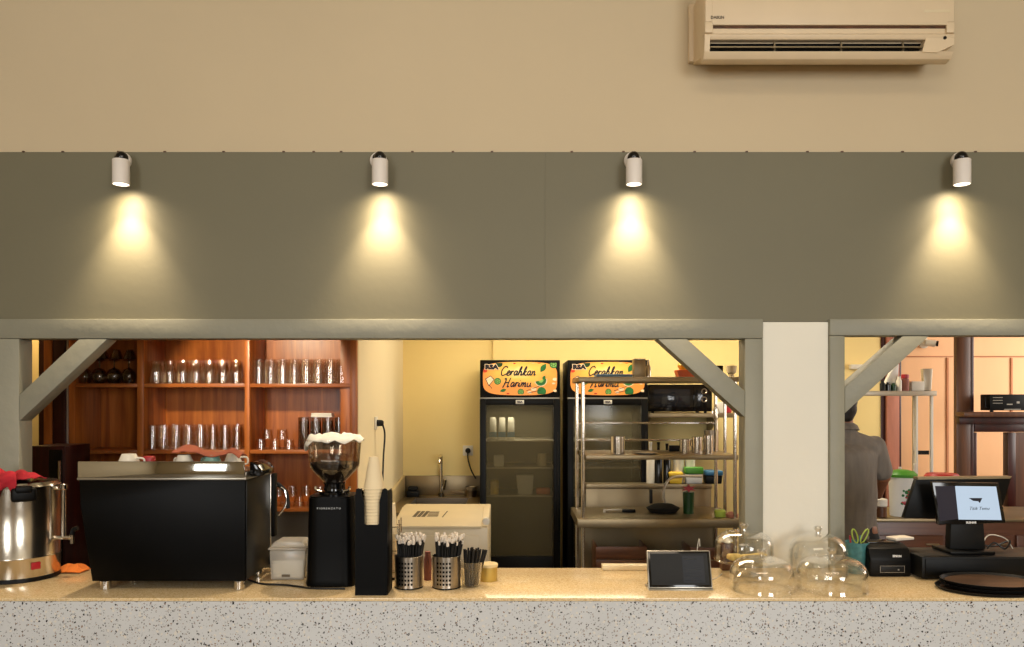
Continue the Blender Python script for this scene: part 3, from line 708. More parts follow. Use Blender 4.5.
# --- coffee grinder
GX, GY = X(334.5, 3.18), 3.18
t = thing('coffee_grinder', 'black coffee grinder with clear bean hopper beside the cup holder', 'coffee grinder', (GX, GY, CT))
zB = Z(497, 3.09) - CT
bm = BM(); pts = []
for hw, z in ((.100, 0), (.102, .012), (.099, .03), (.095, zB * .5), (.091, zB)): pts.append((hw, z))
before = None
rings = []
for hw, z in pts:
    ring = []
    for k in range(40):
        a = 2 * pi * k / 40; c, s_ = cos(a), sin(a); n_ = 5.5
        rr = (abs(c) ** n_ + abs(s_) ** n_) ** (-1 / n_); ring.append(bm.verts.new((hw * rr * c, hw * rr * s_, z)))
    rings.append(ring)
for A, B in zip(rings, rings[1:]):
    for k in range(40): bm.faces.new((A[k], A[(k + 1) % 40], B[(k + 1) % 40], B[k]))
bm.faces.new(rings[0][::-1]); f_ = bm.faces.new(rings[-1]); bmesh.ops.bevel(bm, geom=list(f_.edges), offset=.006, segments=2, affect='EDGES')
obj('body', bm, 'black_metal', t)
bm = BM(); lathe(bm, [(0, zB), (.062, zB), (.062, zB + .012), (.045, zB + .018), (.042, zB + .04), (.046, zB + .05), (0, zB + .05)], 36); obj('collar', bm, 'black_gloss', t)
for s_ in (-1, 1):
    bm = BM(); tube(bm, [(s_ * .046, -.03, zB + .016), (s_ * .066, -.035, zB + .022), (s_ * .07, -.035, zB + .036)], .006); obj('clamp_screw', bm, 'chrome', t)
h0 = zB + .045; hh = .225
k = hh / .225
hp = [(.040, h0), (.046, h0 + .010), (.092, h0 + .058), (.101, h0 + .072), (.106, h0 + .130), (.110, h0 + .176)]
bm = BM(); lathe(bm, hp + [(.107, h0 + .176), (.103, h0 + .130), (.098, h0 + .073), (.089, h0 + .060), (.043, h0 + .012)], 48); obj('hopper', bm, 'hopper_glass', t)
bm = BM(); lathe(bm, [(0, h0 + .004), (.036, h0 + .006), (.041, h0 + .014), (.087, h0 + .060), (.095, h0 + .073), (.097, h0 + .086), (.04, h0 + .082), (0, h0 + .086)], 40); obj('coffee_beans', bm, 'beans', t)
bm = BM(); lathe(bm, [(.106, h0 + .1765), (.114, h0 + .1765), (.114, h0 + .184), (0, h0 + .187), (0, h0 + .1765)], 48); obj('hopper_lid', bm, 'clear_glass', t)
text('F I O R E N Z A T O', .0105, (0, -.0985, zB - .045), 'text_white', t, 'front_lettering', rot=(pi / 2 - .03, 0, 0), sx=1.05)
text('FIORENZATO', .010, (0, -.1, h0 + .10), 'silver_trim', t, 'hopper_lettering')
def wcl(u, v):
    a = 2 * pi * u; r = .004 + .118 * v
    z = .191 + h0 + .024 * (1 - v * .5) * abs(.35 + 1.1 * N3(r * cos(a), r * sin(a), 2, 26)) + .008 * N3(r * cos(a), r * sin(a), 7, 48)
    z = max(z, h0 + .1885)
    if v > .86: z -= (v - .86) * (.06 + .10 * abs(sin(a * 4.5)) + .25 * max(0, cos(a - pi)) ** 4)
    return (r * cos(a), r * sin(a) * .93, z)
o = cloth('white_cloth', wcl, 'white_cloth', 56, 22, .003); o.location = (GX, GY, CT); tag(o, 'crumpled white cloth covering the grinder hopper', 'cloth')

# --- cup holder with stacked paper cups
HX, HY = X(374, 3.0), 3.0
t = thing('cup_holder', 'tall black slotted cup holder standing in front of the grinder', 'cup holder', (HX, HY, CT))
hz = Z(488, 2.96) - CT; hw = .062
zsl = Z(525, 2.95) - CT
bm = BM()
sl = .022
pl = [(-hw - .002, 0), (hw - .004, 0), (hw, hz - .03), (hw - .004, hz - .004), (hw - .012, hz), (hw - .022, hz - .006), (sl + .012, hz - .035), (sl + .008, hz - .05), (sl + .006, zsl + .006), (sl, zsl), (-sl, zsl), (-sl - .006, zsl + .006), (-sl - .008, hz - .05), (-sl - .014, hz - .035), (-hw + .020, hz - .004), (-hw + .010, hz), (-hw + .002, hz - .004), (-hw - .001, hz - .03)]
prism(bm, pl, -.05, -.044); obj('front_plate', bm, 'black_metal', t)
for s_, n_ in ((-1, 'side_plate'), (1, 'side_plate')):
    bm = BM(); xx_ = s_ * (hw - .003); box(bm, xx_ - .002, xx_ + .002, -.0435, .058, .0, hz - .012, .001); obj(n_, bm, 'black_metal', t)
bm = BM(); box(bm, -hw, hw, .0585, .062, 0, hz - .02, .001); obj('back_plate', bm, 'black_metal', t)
bm = BM(); box(bm, -hw + .008, hw - .008, -.043, .058, 0.0, .004, .0); obj('floor_plate', bm, 'black_metal', t)
def paper_cup(h=.085, r0=.041, r1=.028):
    """upturned cup, rim down"""
    bm = BM(); lathe(bm, [(r0 - .001, 0), (r0 + .002, .001), (r0 + .002, .004), (r0, .005), (r1, h), (r1 - .002, h + .001), (r1 - .003, h - .006), (0, h - .006)], 28); return bm
n = 12; first = None
topz = Z(457, 3.0)
for i in range(n):
    z = zsl + CT - .005 + i * .0125
    lab = 'cream paper cup nested in the stack, number %s from the slot bottom' % ORD[i] if i < n - 1 else 'topmost cream paper cup of the stack in the black holder'
    if first is None: o = first = obj('paper_cup', paper_cup(.125, .040, .019), 'paper_cup', None, (HX, HY + .004, z))
    else: o = first.copy(); C.objects.link(o); o.location = (HX + random.uniform(-.0008, .0008), HY + .004, z + (.0 if i < n - 1 else 0))
    tag(o, lab, 'paper cup', 'nested paper cups in the black holder')
bm = BM(); cyl(bm, 0, .004, .0045, zsl - .006, .03, 20); obj('lift_spring_tube', bm, 'black_plastic', t)
# second holder a little behind
H2, H2Y = X(388.5, 3.2), 3.24
t = thing('cup_holder', 'low wire cup rack half hidden behind the tall cup holder', 'cup holder', (H2, H2Y, CT))
bm = BM(); box(bm, -.045, .045, -.035, .035, 0, .006, .002); obj('base', bm, 'black_plastic', t)
for sx_ in (-1, 1):
    for sy_ in (-1, 1):
        bm = BM(); tube(bm, [(sx_ * .042, sy_ * .032, .006), (sx_ * .042, sy_ * .032, .25)], .003, sub=1); obj('upright_rod', bm, 'chrome', t)
for z in (.03, .12, .22):
    bm = BM()
    for a, b in (((-.042, -.032), (.042, -.032)), ((.042, -.032), (.042, .032)), ((.042, .032), (-.042, .032)), ((-.042, .032), (-.042, -.032))): tube(bm, [(a[0], a[1], z), (b[0], b[1], z)], .002, sub=1, seg=6)
    obj('wire_hoop', bm, 'chrome', t)
first = None
for i in range(8):
    z = CT + .0065 + i * .03
    lab = 'cream paper cup in the half-hidden stack, %s from the bottom' % ORD[i]
    if first is None: o = first = obj('paper_cup', paper_cup(.10, .029, .022), 'paper_cup', None, (H2, H2Y, z))
    else: o = first.copy(); C.objects.link(o); o.location = (H2, H2Y, z)
    tag(o, lab, 'paper cup', 'paper cups in the wire rack')

# --- straws
def straw_bm(L=.205):
    bm = BM(); lathe(bm, [(.0038, 0), (.0038, L), (.003, L), (.003, 0), (.0038, 0)], 8); return bm
def wrapped_straw():
    root = thing('straw', 'x', 'straw'); obj('straw_tube', straw_bm(.165), 'straw_black', root)
    bm = BM(); lathe(bm, [(.0045, .172), (.0060, .175), (.0060, .184), (.004, .188), (0, .188)], 8); obj('paper_tip', bm, 'straw_paper', root); return root
def straw_holder(pxc, label, sgroup, slabel, proto=[None]):
    Y = 3.085; x = X(pxc, Y)
    t = thing('straw_holder', label, 'straw holder', (x, Y, CT), 0)
    h = .128; r = .057
    bm = BM(); lathe(bm, [(r - .004, .006), (r, .006), (r, h), (r - .001, h + .001), (r - .002, h), (r - .002, .006)], 48); obj('canister', bm, 'steel', t)
    bm = BM(); lathe(bm, [(0, 0), (r - .002, 0), (r + .001, .002), (r + .001, .0055), (0, .0055)], 40); obj('base', bm, 'black_plastic', t)
    bm = BM(); before = 0
    for row in range(6):
        for col in range(-2, 3):
            a = -pi / 2 + col * .22 - .12; z = .022 + row * .0165
            M4 = Matrix.Rotation(a, 4, 'Z') @ Matrix.Translation((r + .0004, 0, z)); box(bm, -.0006, .0006, -.0038, .0038, -.0042, .0042, .001, M4=M4, seg=1)
    obj('punched_holes', bm, 'black_metal', t)
    rr = random.Random(pxc); N = 78; pos = []
    while len(pos) < N:
        a = rr.uniform(0, 2 * pi); d = math.sqrt(rr.random()) * (r - .008)
        p = (d * cos(a), d * sin(a))
        if all((p[0] - q[0]) ** 2 + (p[1] - q[1]) ** 2 > .0076 ** 2 for q in pos) or rr.random() < .02: pos.append(p)
    for i, (sx_, sy_) in enumerate(pos):
        if proto[0] is None: o = proto[0] = wrapped_straw()
        else: o = copy_tree(proto[0], (0, 0, 0))
        lean = .13; 
        o.location = (x + sx_ * .70, Y + sy_ * .70, CT + .0065)
        o.rotation_euler = (-sy_ * 2.2 + rr.uniform(-.03, .03), sx_ * 2.4 + .04 + rr.uniform(-.03, .03), 0)
        o.scale = (1, 1, rr.uniform(.96, 1.12))
        tag(o, slabel, 'straw', sgroup)
straw_holder(409, 'perforated steel straw holder next to the black cup holder', 'straws in the holder next to the cup holder', 'black straw with white paper tip in the steel holder by the cup holder')
straw_holder(446.5, 'perforated steel straw holder next to the clear cup of straws', 'straws in the holder beside the clear cup', 'black straw with white paper tip in the steel holder by the clear cup')
t = thing('clear_cup', 'flared clear plastic cup holding bare black straws', 'cup', (X(471, 3.1), 3.1, CT))
bm = BM(); lathe(bm, [(0, 0), (.034, 0), (.036, .003), (.050, .10), (.052, .102), (.049, .10), (.034, .005), (0, .004)], 32); obj('cup_wall', bm, 'clear_glass', t)
rr = random.Random(5); first = None
for i in range(34):
    a = rr.uniform(0, 2 * pi); d = math.sqrt(rr.random()) * .026; sx_, sy_ = d * cos(a), d * sin(a)
    if first is None: o = first = obj('straw', straw_bm(.145), 'straw_black')
    else: o = first.copy(); C.objects.link(o)
    o.location = (X(471, 3.1) + sx_, 3.1 + sy_, CT + .0055); o.rotation_euler = (-sy_ * 3.5, sx_ * 7 + .10, 0)
    tag(o, 'bare thin black straw in the flared clear cup', 'straw', 'bare straws in the clear cup')
# gold tin
t = thing('gold_tin', 'small round gold tin with pale lid beside the clear cup', 'tin', (X(488.5, 3.2), 3.2, CT))
bm = BM(); lathe(bm, [(0, 0), (.036, 0), (.037, .003), (.037, .058), (0, .058)], 32); obj('tin_body', bm, 'gold_label', t)
bm = BM(); lathe(bm, [(0, .0585), (.039, .0585), (.039, .068), (.036, .071), (0, .071)], 32); obj('lid', bm, 'gold_lid', t)
bm = BM(); lathe(bm, [(0, 0), (.016, 0), (.0165, .05), (.0165, .085), (.012, .10), (.012, .118), (0, .118)], 20); tag(obj('sauce_bottle', bm, 'pink_paper', None, (X(427.5, 3.2), 3.21, CT)), 'dusky pink bottle standing between the two straw holders', 'bottle')

# --- tablet
TX, TY = X(680, 3.05), 3.05
t = thing('tablet', 'black tablet in a pale folding case propped on the counter', 'tablet', (TX, TY, CT))
Wt = .128; Ht = .150; tilt = R(-20)
M4 = Matrix.Translation((0, -.015, .006)) @ Matrix.Rotation(tilt, 4, 'X')
bm = BM(); box(bm, -Wt, Wt, 0, .010, 0, Ht, .004, M4=M4, seg=3); obj('case_shell', bm, 'silver_trim', t)
bm = BM(); box(bm, -Wt + .005, Wt - .005, -.002, -.0002, .005, Ht - .005, .001, M4=M4); obj('bezel', bm, 'black_gloss', t)
bm = BM(); box(bm, -Wt + .014, Wt - .014, -.0032, -.0022, .013, Ht - .013, 0, M4=M4); sc_ = obj('screen', bm, 'tablet_screen', t)
bm = BM(); box(bm, .012, Wt - .03, -.0042, -.0034, .022, Ht - .022, 0, M4=M4); obj('screen_panel', bm, 'tablet_panel', sc_)
bm = BM(); box(bm, .02, .07, -.0050, -.0044, Ht - .038, Ht - .034, 0, M4=M4)
for k in range(5): box(bm, .02, .085, -.0050, -.0044, .03 + k * .014, .0312 + k * .014, 0, M4=M4)
obj('screen_lines', bm, 'screen_dark', sc_)
bm = BM(); box(bm, -Wt, Wt, -.024, .07, 0, .004, .0015); obj('case_base', bm, 'silver_trim', t)
M5 = Matrix.Translation((0, .066, .004)) @ Matrix.Rotation(R(28), 4, 'X')
bm = BM(); box(bm, -Wt + .01, Wt - .01, -.001, .003, 0, .10, .001, M4=M5); obj('case_flap', bm, 'charcoal_plastic', t)
cordfn([(X(700, 3.1), 3.10, CT + .16), (X(699, 3.1), 3.1, CT + .19), (X(697, 3.12), 3.12, CT + .13), (X(699, 3.14), 3.14, CT + .06), (X(712, 3.2), 3.2, CT + .004), (X(722, 3.3), 3.3, CT + .004)], .0018, 'cable_white', 'charging_cable', 'thin white charging cable rising behind the tablet')
bm = BM(); box(bm, X(601, CB) , X(651, CB), CB - .05, CB - .004, 0, .022, .003); tag(obj('white_bar', bm, 'cream_plastic', None, (0, 0, CT)), 'long low cream plastic bar on the counter edge behind the tablet', 'bar')

# --- glass domes
def dome_prof(r, h, th=.004):
    P = []
    for k in range(15):
        a = k / 15 * pi / 2; P.append((r * cos(a) ** .62, h * .42 + h * .58 * sin(a) ** .85))
    P.append((.012, h)); out = [(r * 1.012, 0), (r * 1.012, .006), (r, .009), (r, h * .2)] + P
    return out
def dome(name, x, y, z, r, h, label, stand=0, group=None):
    t = thing(name, label, 'glass dome', (x, y, z), 0, group)
    bm = BM(); o_ = dome_prof(r, h); i_ = [(max(.001, a - .004), b - (.004 if b > h * .5 else 0)) for a, b in o_][::-1]
    lathe(bm, o_ + [(0, h)], 56); lathe(bm, [(0, h - .004)] + i_, 56); obj('dome', bm, 'clear_glass', t)
    bm = BM(); lathe(bm, [(0, h), (.010, h), (.009, h + .010), (.016, h + .018), (.019, h + .026), (.014, h + .033), (0, h + .034)], 24); obj('knob', bm, 'knob_glass', t)
    return t
dome('glass_cloche', X(762, 3.045), 3.045, CT, .125, .128, 'empty clear glass cloche on the counter in front of the cake dome')
dome('glass_cloche', X(832, 3.05), 3.050, CT, .134, .130, 'empty clear glass cloche on the counter nearest the teal cup')
t = thing('cake_stand', 'footed glass cake stand with slices of pastry, beside the tablet', 'cake stand', (X(744, 3.30), 3.30, CT))
bm = BM(); lathe(bm, [(0, 0), (.06, 0), (.062, .004), (.02, .016), (.014, .03), (.02, .055), (.0, .058)], 36); obj('foot', bm, 'clear_glass', t)
bm = BM(); lathe(bm, [(0, .0585), (.12, .060), (.125, .064), (.127, .068), (.124, .070), (.12, .066), (0, .065)], 48); obj('plate', bm, 'clear_glass', t)
dome('glass_cloche', X(744, 3.30), 3.30, CT + .0705, .122, .118, 'clear glass cloche over yellow pastries on the cake stand')
for i, (dx, dy, rz) in enumerate(((-.05, -.035, .2), (.005, -.05, -.1), (.055, -.03, .3))):
    bm = BM(); box(bm, -.03, .03, -.022, .022, 0, .026, .009, seg=3)
    for v in bm.verts: v.co.z += .004 * N3(v.co.x + i, v.co.y, 0, 60) if v.co.z > .01 else 0
    tag(obj('pastry_slice', bm, 'pastry', None, (X(744, 3.30) + dx, 3.30 + dy, CT + .0712), rz), 'golden pastry slice under the cloche, %s of three counted from the tablet' % ORD[i], 'pastry', 'pastry slices on the cake stand')
dome('glass_cloche', X(818, 3.31), 3.31, CT, .122, .175, 'tall clear glass cloche against the white column behind another')
def nap(u, v):
    a = 2 * pi * u; r = .028 * v * (1 + .3 * sin(3 * a)); return (r * cos(a), r * sin(a), .002 + .05 * (1 - v) * (1 + .2 * N3(u, v, 1, 6)))
t = thing('tissue_box', 'small brown dispenser with white napkin behind the cake stand', 'napkin box', (X(727, 3.39), 3.40, CT))
bm = BM(); box(bm, -.026, .026, -.022, .022, 0, .12, .006); obj('dispenser', bm, 'brown_wood', t)
o = cloth('napkin', nap, 'white_cloth', 24, 8, .002, t); o.location = (0, 0, .121)

# --- teal cup with scissors and pens
KX, KY = X(857, 3.345), 3.345
t = thing('pen_cup', 'textured teal cup holding scissors and pens beside the printer', 'cup', (KX, KY, CT))
bm = BM(); lathe(bm, [(0, 0), (.038, 0), (.040, .003), (.049, .130), (.050, .134), (.047, .134), (.037, .006), (0, .006)], 36, ribs=12, ribamp=.008); obj('cup_wall', bm, 'teal_ceramic', t)
t = thing('scissors', 'lime-handled scissors standing in the teal cup', 'scissors', (KX + .005, KY, CT + .008))
bm = BM(); box(bm, -.006, .0, -.001, .001, .0, .12, 0, M4=Matrix.Rotation(.05, 4, 'Y')); obj('blade', bm, 'chrome', t)
bm = BM(); box(bm, .001, .007, .0015, .003, .0, .12, 0, M4=Matrix.Rotation(-.02, 4, 'Y')); obj('blade', bm, 'chrome', t)
for cx_, cz_, tl in ((-.014, .150, .25), (.027, .150, -.45)):
    bm = BM(); pts = [(cx_ + .011 * cos(a) + tl * .03 * sin(a) * -1, 0, cz_ + .030 * sin(a)) for a in [2 * pi * k / 12 for k in range(13)]]; tube(bm, pts, .004, sub=2, flat=.8); obj('handle_loop', bm, 'lime_plastic', t)
for i, (dx, c_, lab) in enumerate(((-.02, 'red_plastic', 'red pen standing in the teal cup'), (.022, 'blue_plastic', 'blue pen standing in the teal cup'))):
    bm = BM(); tube(bm, [(0, 0, 0), (dx * .5, .01, .15)], .004, sub=1); tag(obj('pen', bm, c_, None, (KX + dx * .6, KY + .01, CT + .007)), lab, 'pen')

# --- receipt printer
PX, PY = X(891, 3.26), 3.34
t = thing('receipt_printer', 'squat black receipt printer with white lettering beside the cash drawer', 'printer', (PX, PY, CT), 0)
bm = BM(); xprism(bm, [(-.078, 0), (-.080, .075), (-.062, .118), (-.02, .132), (.075, .132), (.078, 0)], -.088, .088, bev=.008); obj('housing', bm, 'black_plastic', t)
bm = BM(); box(bm, -.07, .07, -.018, .05, .1322, .136, .002); obj('paper_cover', bm, 'black_gloss', t)
bm = BM(); box(bm, -.045, .055, -.0815, -.0803, .020, .046, .001); f_ = obj('port_panel', bm, 'charcoal_plastic', t)
bm = BM(); box(bm, -.047, .057, -.0822, -.0816, .046, .0475); box(bm, -.047, .057, -.0822, -.0816, .0185, .020); box(bm, -.047, -.0455, -.0822, -.0816, .02, .046); box(bm, .0555, .057, -.0822, -.0816, .02, .046); box(bm, .028, .034, -.083, -.0817, .028, .034); obj('port_outline', bm, 'silver_trim', f_)
text('EPSON', .012, (.025, -.0812, .088), 'text_white', t, 'lettering', rot=(pi / 2 - .03, 0, 0), bold=.0006)

# --- cash drawer and till
DX, DY = X(922, 3.21), 3.21
t = thing('cash_drawer', 'low wide black cash drawer under the till screens', 'cash drawer', (DX, DY, CT))
bm = BM(); box(bm, 0, .62, 0, .215, .004, .095, .005); obj('drawer_case', bm, 'charcoal_plastic', t)
bm = BM(); box(bm, .012, .608, -.006, -.0005, .012, .088, .002); obj('drawer_front', bm, 'black_plastic', t)
for x in (.03, .59): 
    bm = BM(); cyl(bm, x, .03, 0, .0038, .012, 14); obj('rubber_foot', bm, 'black_rubber', t)
zd = CT + .0955
QX, QY = X(966, 3.31), 3.31
t = thing('till', 'black point-of-sale till with lit customer screen on a pedestal', 'till', (QX, QY, zd))
bm = BM(); box(bm, -.10, .09, -.06, .09, 0, .014, .004); obj('base_plate', bm, 'black_plastic', t)
zp = Z(526, 3.3) - zd
bm = BM(); quadbox(bm, [(-.075, .0145), (.078, .0145), (.066, zp + .05), (-.070, zp + .05)], [(-.075, .0145), (.078, .0145), (.066, zp + .05), (-.070, zp + .05)], -.012, .03, bev=.004); obj('pedestal', bm, 'charcoal_plastic', t)
# operator screen, seen from behind
def q(pxx, pyy, Y): return (X(pxx, Y) - QX, Z(pyy, Y) - zd)
Yo = 3.34
A = [q(903, 518, Yo), q(916, 478, Yo), q(1011, 476.5, Yo), q(998, 520, Yo)]
bm = BM(); quadbox(bm, A[::-1], A[::-1], Yo - QY - .006, Yo - QY + .02, bev=.004); obj('operator_screen', bm, 'black_plastic', t)
bm = BM(); quadbox(bm, [q(917, 479.5, Yo - .01), q(1009, 478.5, Yo - .01), q(1010, 476, Yo), q(916, 477, Yo)], [q(917, 479.5, Yo - .01), q(1009, 478.5, Yo - .01), q(1010, 476, Yo), q(916, 477, Yo)], Yo - QY - .015, Yo - QY + .024); obj('screen_top_edge', bm, 'brown_wood_flat' if False else 'steel_dull', t)
Yd = 3.235
cA = [q(932, 482, Yd), q(999, 483, Yd), q(1006, 523, Yd), q(939, 525, Yd)]
bm = BM(); quadbox(bm, cA[::-1], cA[::-1], Yd - QY, Yd - QY + .022, bev=.003); cs = obj('customer_screen', bm, 'black_gloss', t)
bm = BM(); box(bm, -.03, .03, Yd - QY + .0225, Yo - QY - .0065, zp + .03, zp + .08, .003); obj('screen_hinge', bm, 'black_plastic', t)
def slab(ps, y, m, n, par, dy=.0006):
    bm = BM(); quadbox(bm, ps[::-1], ps[::-1], y - dy, y); return obj(n, bm, m, par)
y1 = Yd - QY - .0004
slab([q(935, 486, Yd), q(954.5, 486, Yd), q(958, 519, Yd), q(940, 521, Yd)], y1, 'screen_navy', 'screen_menu_side', cs)
slab([q(955, 486, Yd), q(996, 486.5, Yd), q(1001.5, 520, Yd), q(958.5, 519.5, Yd)], y1, 'screen_light', 'screen_lit_side', cs)
slab([q(968.5, 498, Yd), q(982, 498, Yd), q(979.6, 503, Yd), q(978, 501.2, Yd), q(973, 500.8, Yd)], y1 - .0008, 'ink', 'screen_emblem', cs)
lx, lz = q(979, 508.5, Yd)
text('Titik Temu', .019, (lx, y1 - .0009, lz), 'screen_dark', cs, 'screen_lettering', shear=.3)
lx, lz = q(971, 522.6, Yd)
text('SUNMI', .011, (lx, y1 - .0006, lz), 'text_white', cs, 'bezel_lettering', bold=.0008, sx=1.3)

# trays
for i, (dz, r, dx) in enumerate(((0, .200, 0), (.0135, .192, .01), (.027, .186, .006))):
    t = thing('serving_tray', ['bottom oval black serving tray of the stack beside the till', 'middle oval black serving tray of the stack beside the till', 'top oval serving tray with brown worn surface beside the till'][i], 'tray', (X(989, 3.045) + dx, 3.045 + i * .001, CT + dz), 0, 'stacked oval trays')
    bm = BM(); lathe(bm, [(0, 0), (r - .012, 0), (r, .010), (r + .002, .013), (r - .003, .013), (r - .014, .004), (0, .004)], 64, 0, Matrix.Diagonal((1, .71, 1, 1))); obj('rim', bm, 'charcoal_plastic', t)
    bm = BM(); lathe(bm, [(0, .0042), (r - .018, .0042), (r - .018, .0055), (0, .0055)], 48, 0, Matrix.Diagonal((1, .70, 1, 1))); obj('tray_surface', bm, 'tray_wood', t)

# ------------------------------------------------------------ display fridges
FY = 5.77; FW = X(560, FY) - X(480, FY)
def stroke_word(glyphs, w, parent, loc, size, name='script_lettering', r=.0045, m='ink'):
    """brush-script word: every letter a few smooth strokes in a unit box"""
    bm = BM(); x = 0
    total = sum(g[0] for g in glyphs); x = -total * size / 2
    for adv, strokes in glyphs:
        for st in strokes:
            pts = [(x + (a + .28 * b) * size, 0, b * size) for a, b in st]
            tube(bm, pts, r, seg=6, sub=4, flat=.35 if False else 1)
        x += adv * size
    for v in bm.verts: v.co.y *= .15
    return obj(name, bm, m, parent, loc)
G = {
 'C': (.85, [[(.8, 1.05), (.6, 1.3), (.25, 1.1), (.1, .5), (.3, .02), (.7, .15), (.85, .3)]]),
 'e': (.52, [[(.0, .1), (.2, .3), (.42, .5), (.3, .68), (.1, .45), (.15, .08), (.35, .02), (.55, .18)]]),
 'r': (.48, [[(.0, .15), (.12, .62), (.15, .5), (.1, .05)], [(.14, .45), (.3, .62), (.45, .55)]]),
 'a': (.6, [[(.45, .6), (.2, .62), (.06, .3), (.2, .04), (.4, .3), (.46, .6), (.42, .1), (.62, .12)]]),
 'h': (.66, [[(.0, .2), (.3, .9), (.28, 1.25), (.14, .9), (.08, .03)], [(.1, .25), (.22, .52), (.38, .58), (.44, .4), (.42, .05), (.64, .15)]]),
 'k': (.6, [[(.0, .2), (.3, .9), (.28, 1.25), (.14, .9), (.1, .03)], [(.48, .62), (.2, .34), (.42, .03), (.6, .15)]]),
 'n': (.62, [[(.02, .58), (.1, .55), (.08, .04)], [(.1, .3), (.32, .62), (.42, .4), (.4, .05), (.6, .16)]]),
 'H': (1.0, [[(.0, 1.05), (.2, 1.2), (.2, .6), (.02, -.1)], [(.78, 1.25), (.66, .6), (.62, 0), (.85, .15)], [(.05, .5), (.45, .62), (.75, .62)]]),
 'i': (.32, [[(.0, .15), (.12, .58), (.1, .06), (.3, .15)], [(.16, .85), (.2, .9)]]),
 'm': (.9, [[(.02, .58), (.1, .55), (.08, .04)], [(.1, .3), (.3, .62), (.37, .4), (.34, .05)], [(.37, .3), (.58, .62), (.66, .4), (.62, .05), (.85, .16)]]),
 'u': (.62, [[(.05, .6), (.04, .2), (.2, .03), (.4, .25), (.45, .6), (.42, .1), (.62, .15)]]),
}
def disc(bm, x, z, y, r, mi, n=16, squash=1, a0=0, arc=2 * pi):
    vs = [bm.verts.new((x + r * cos(a0 + arc * k / n), y, z + r * squash * sin(a0 + arc * k / n))) for k in range(n + (0 if arc > 6 else 1))]
    f = bm.faces.new(vs); f.material_index = mi
def leaf(bm, x, z, y, L, wd, ang, mi):
    pts = []
    for k in range(9): u = k / 8; pts.append((L * (u - .5), wd * sin(pi * u)))
    for k in range(7, 0, -1): u = k / 8; pts.append((L * (u - .5), -wd * sin(pi * u)))
    f = bm.faces.new([bm.verts.new((x + a * cos(ang) - b * sin(ang), y, z + a * sin(ang) + b * cos(ang))) for a, b in pts]); f.material_index = mi
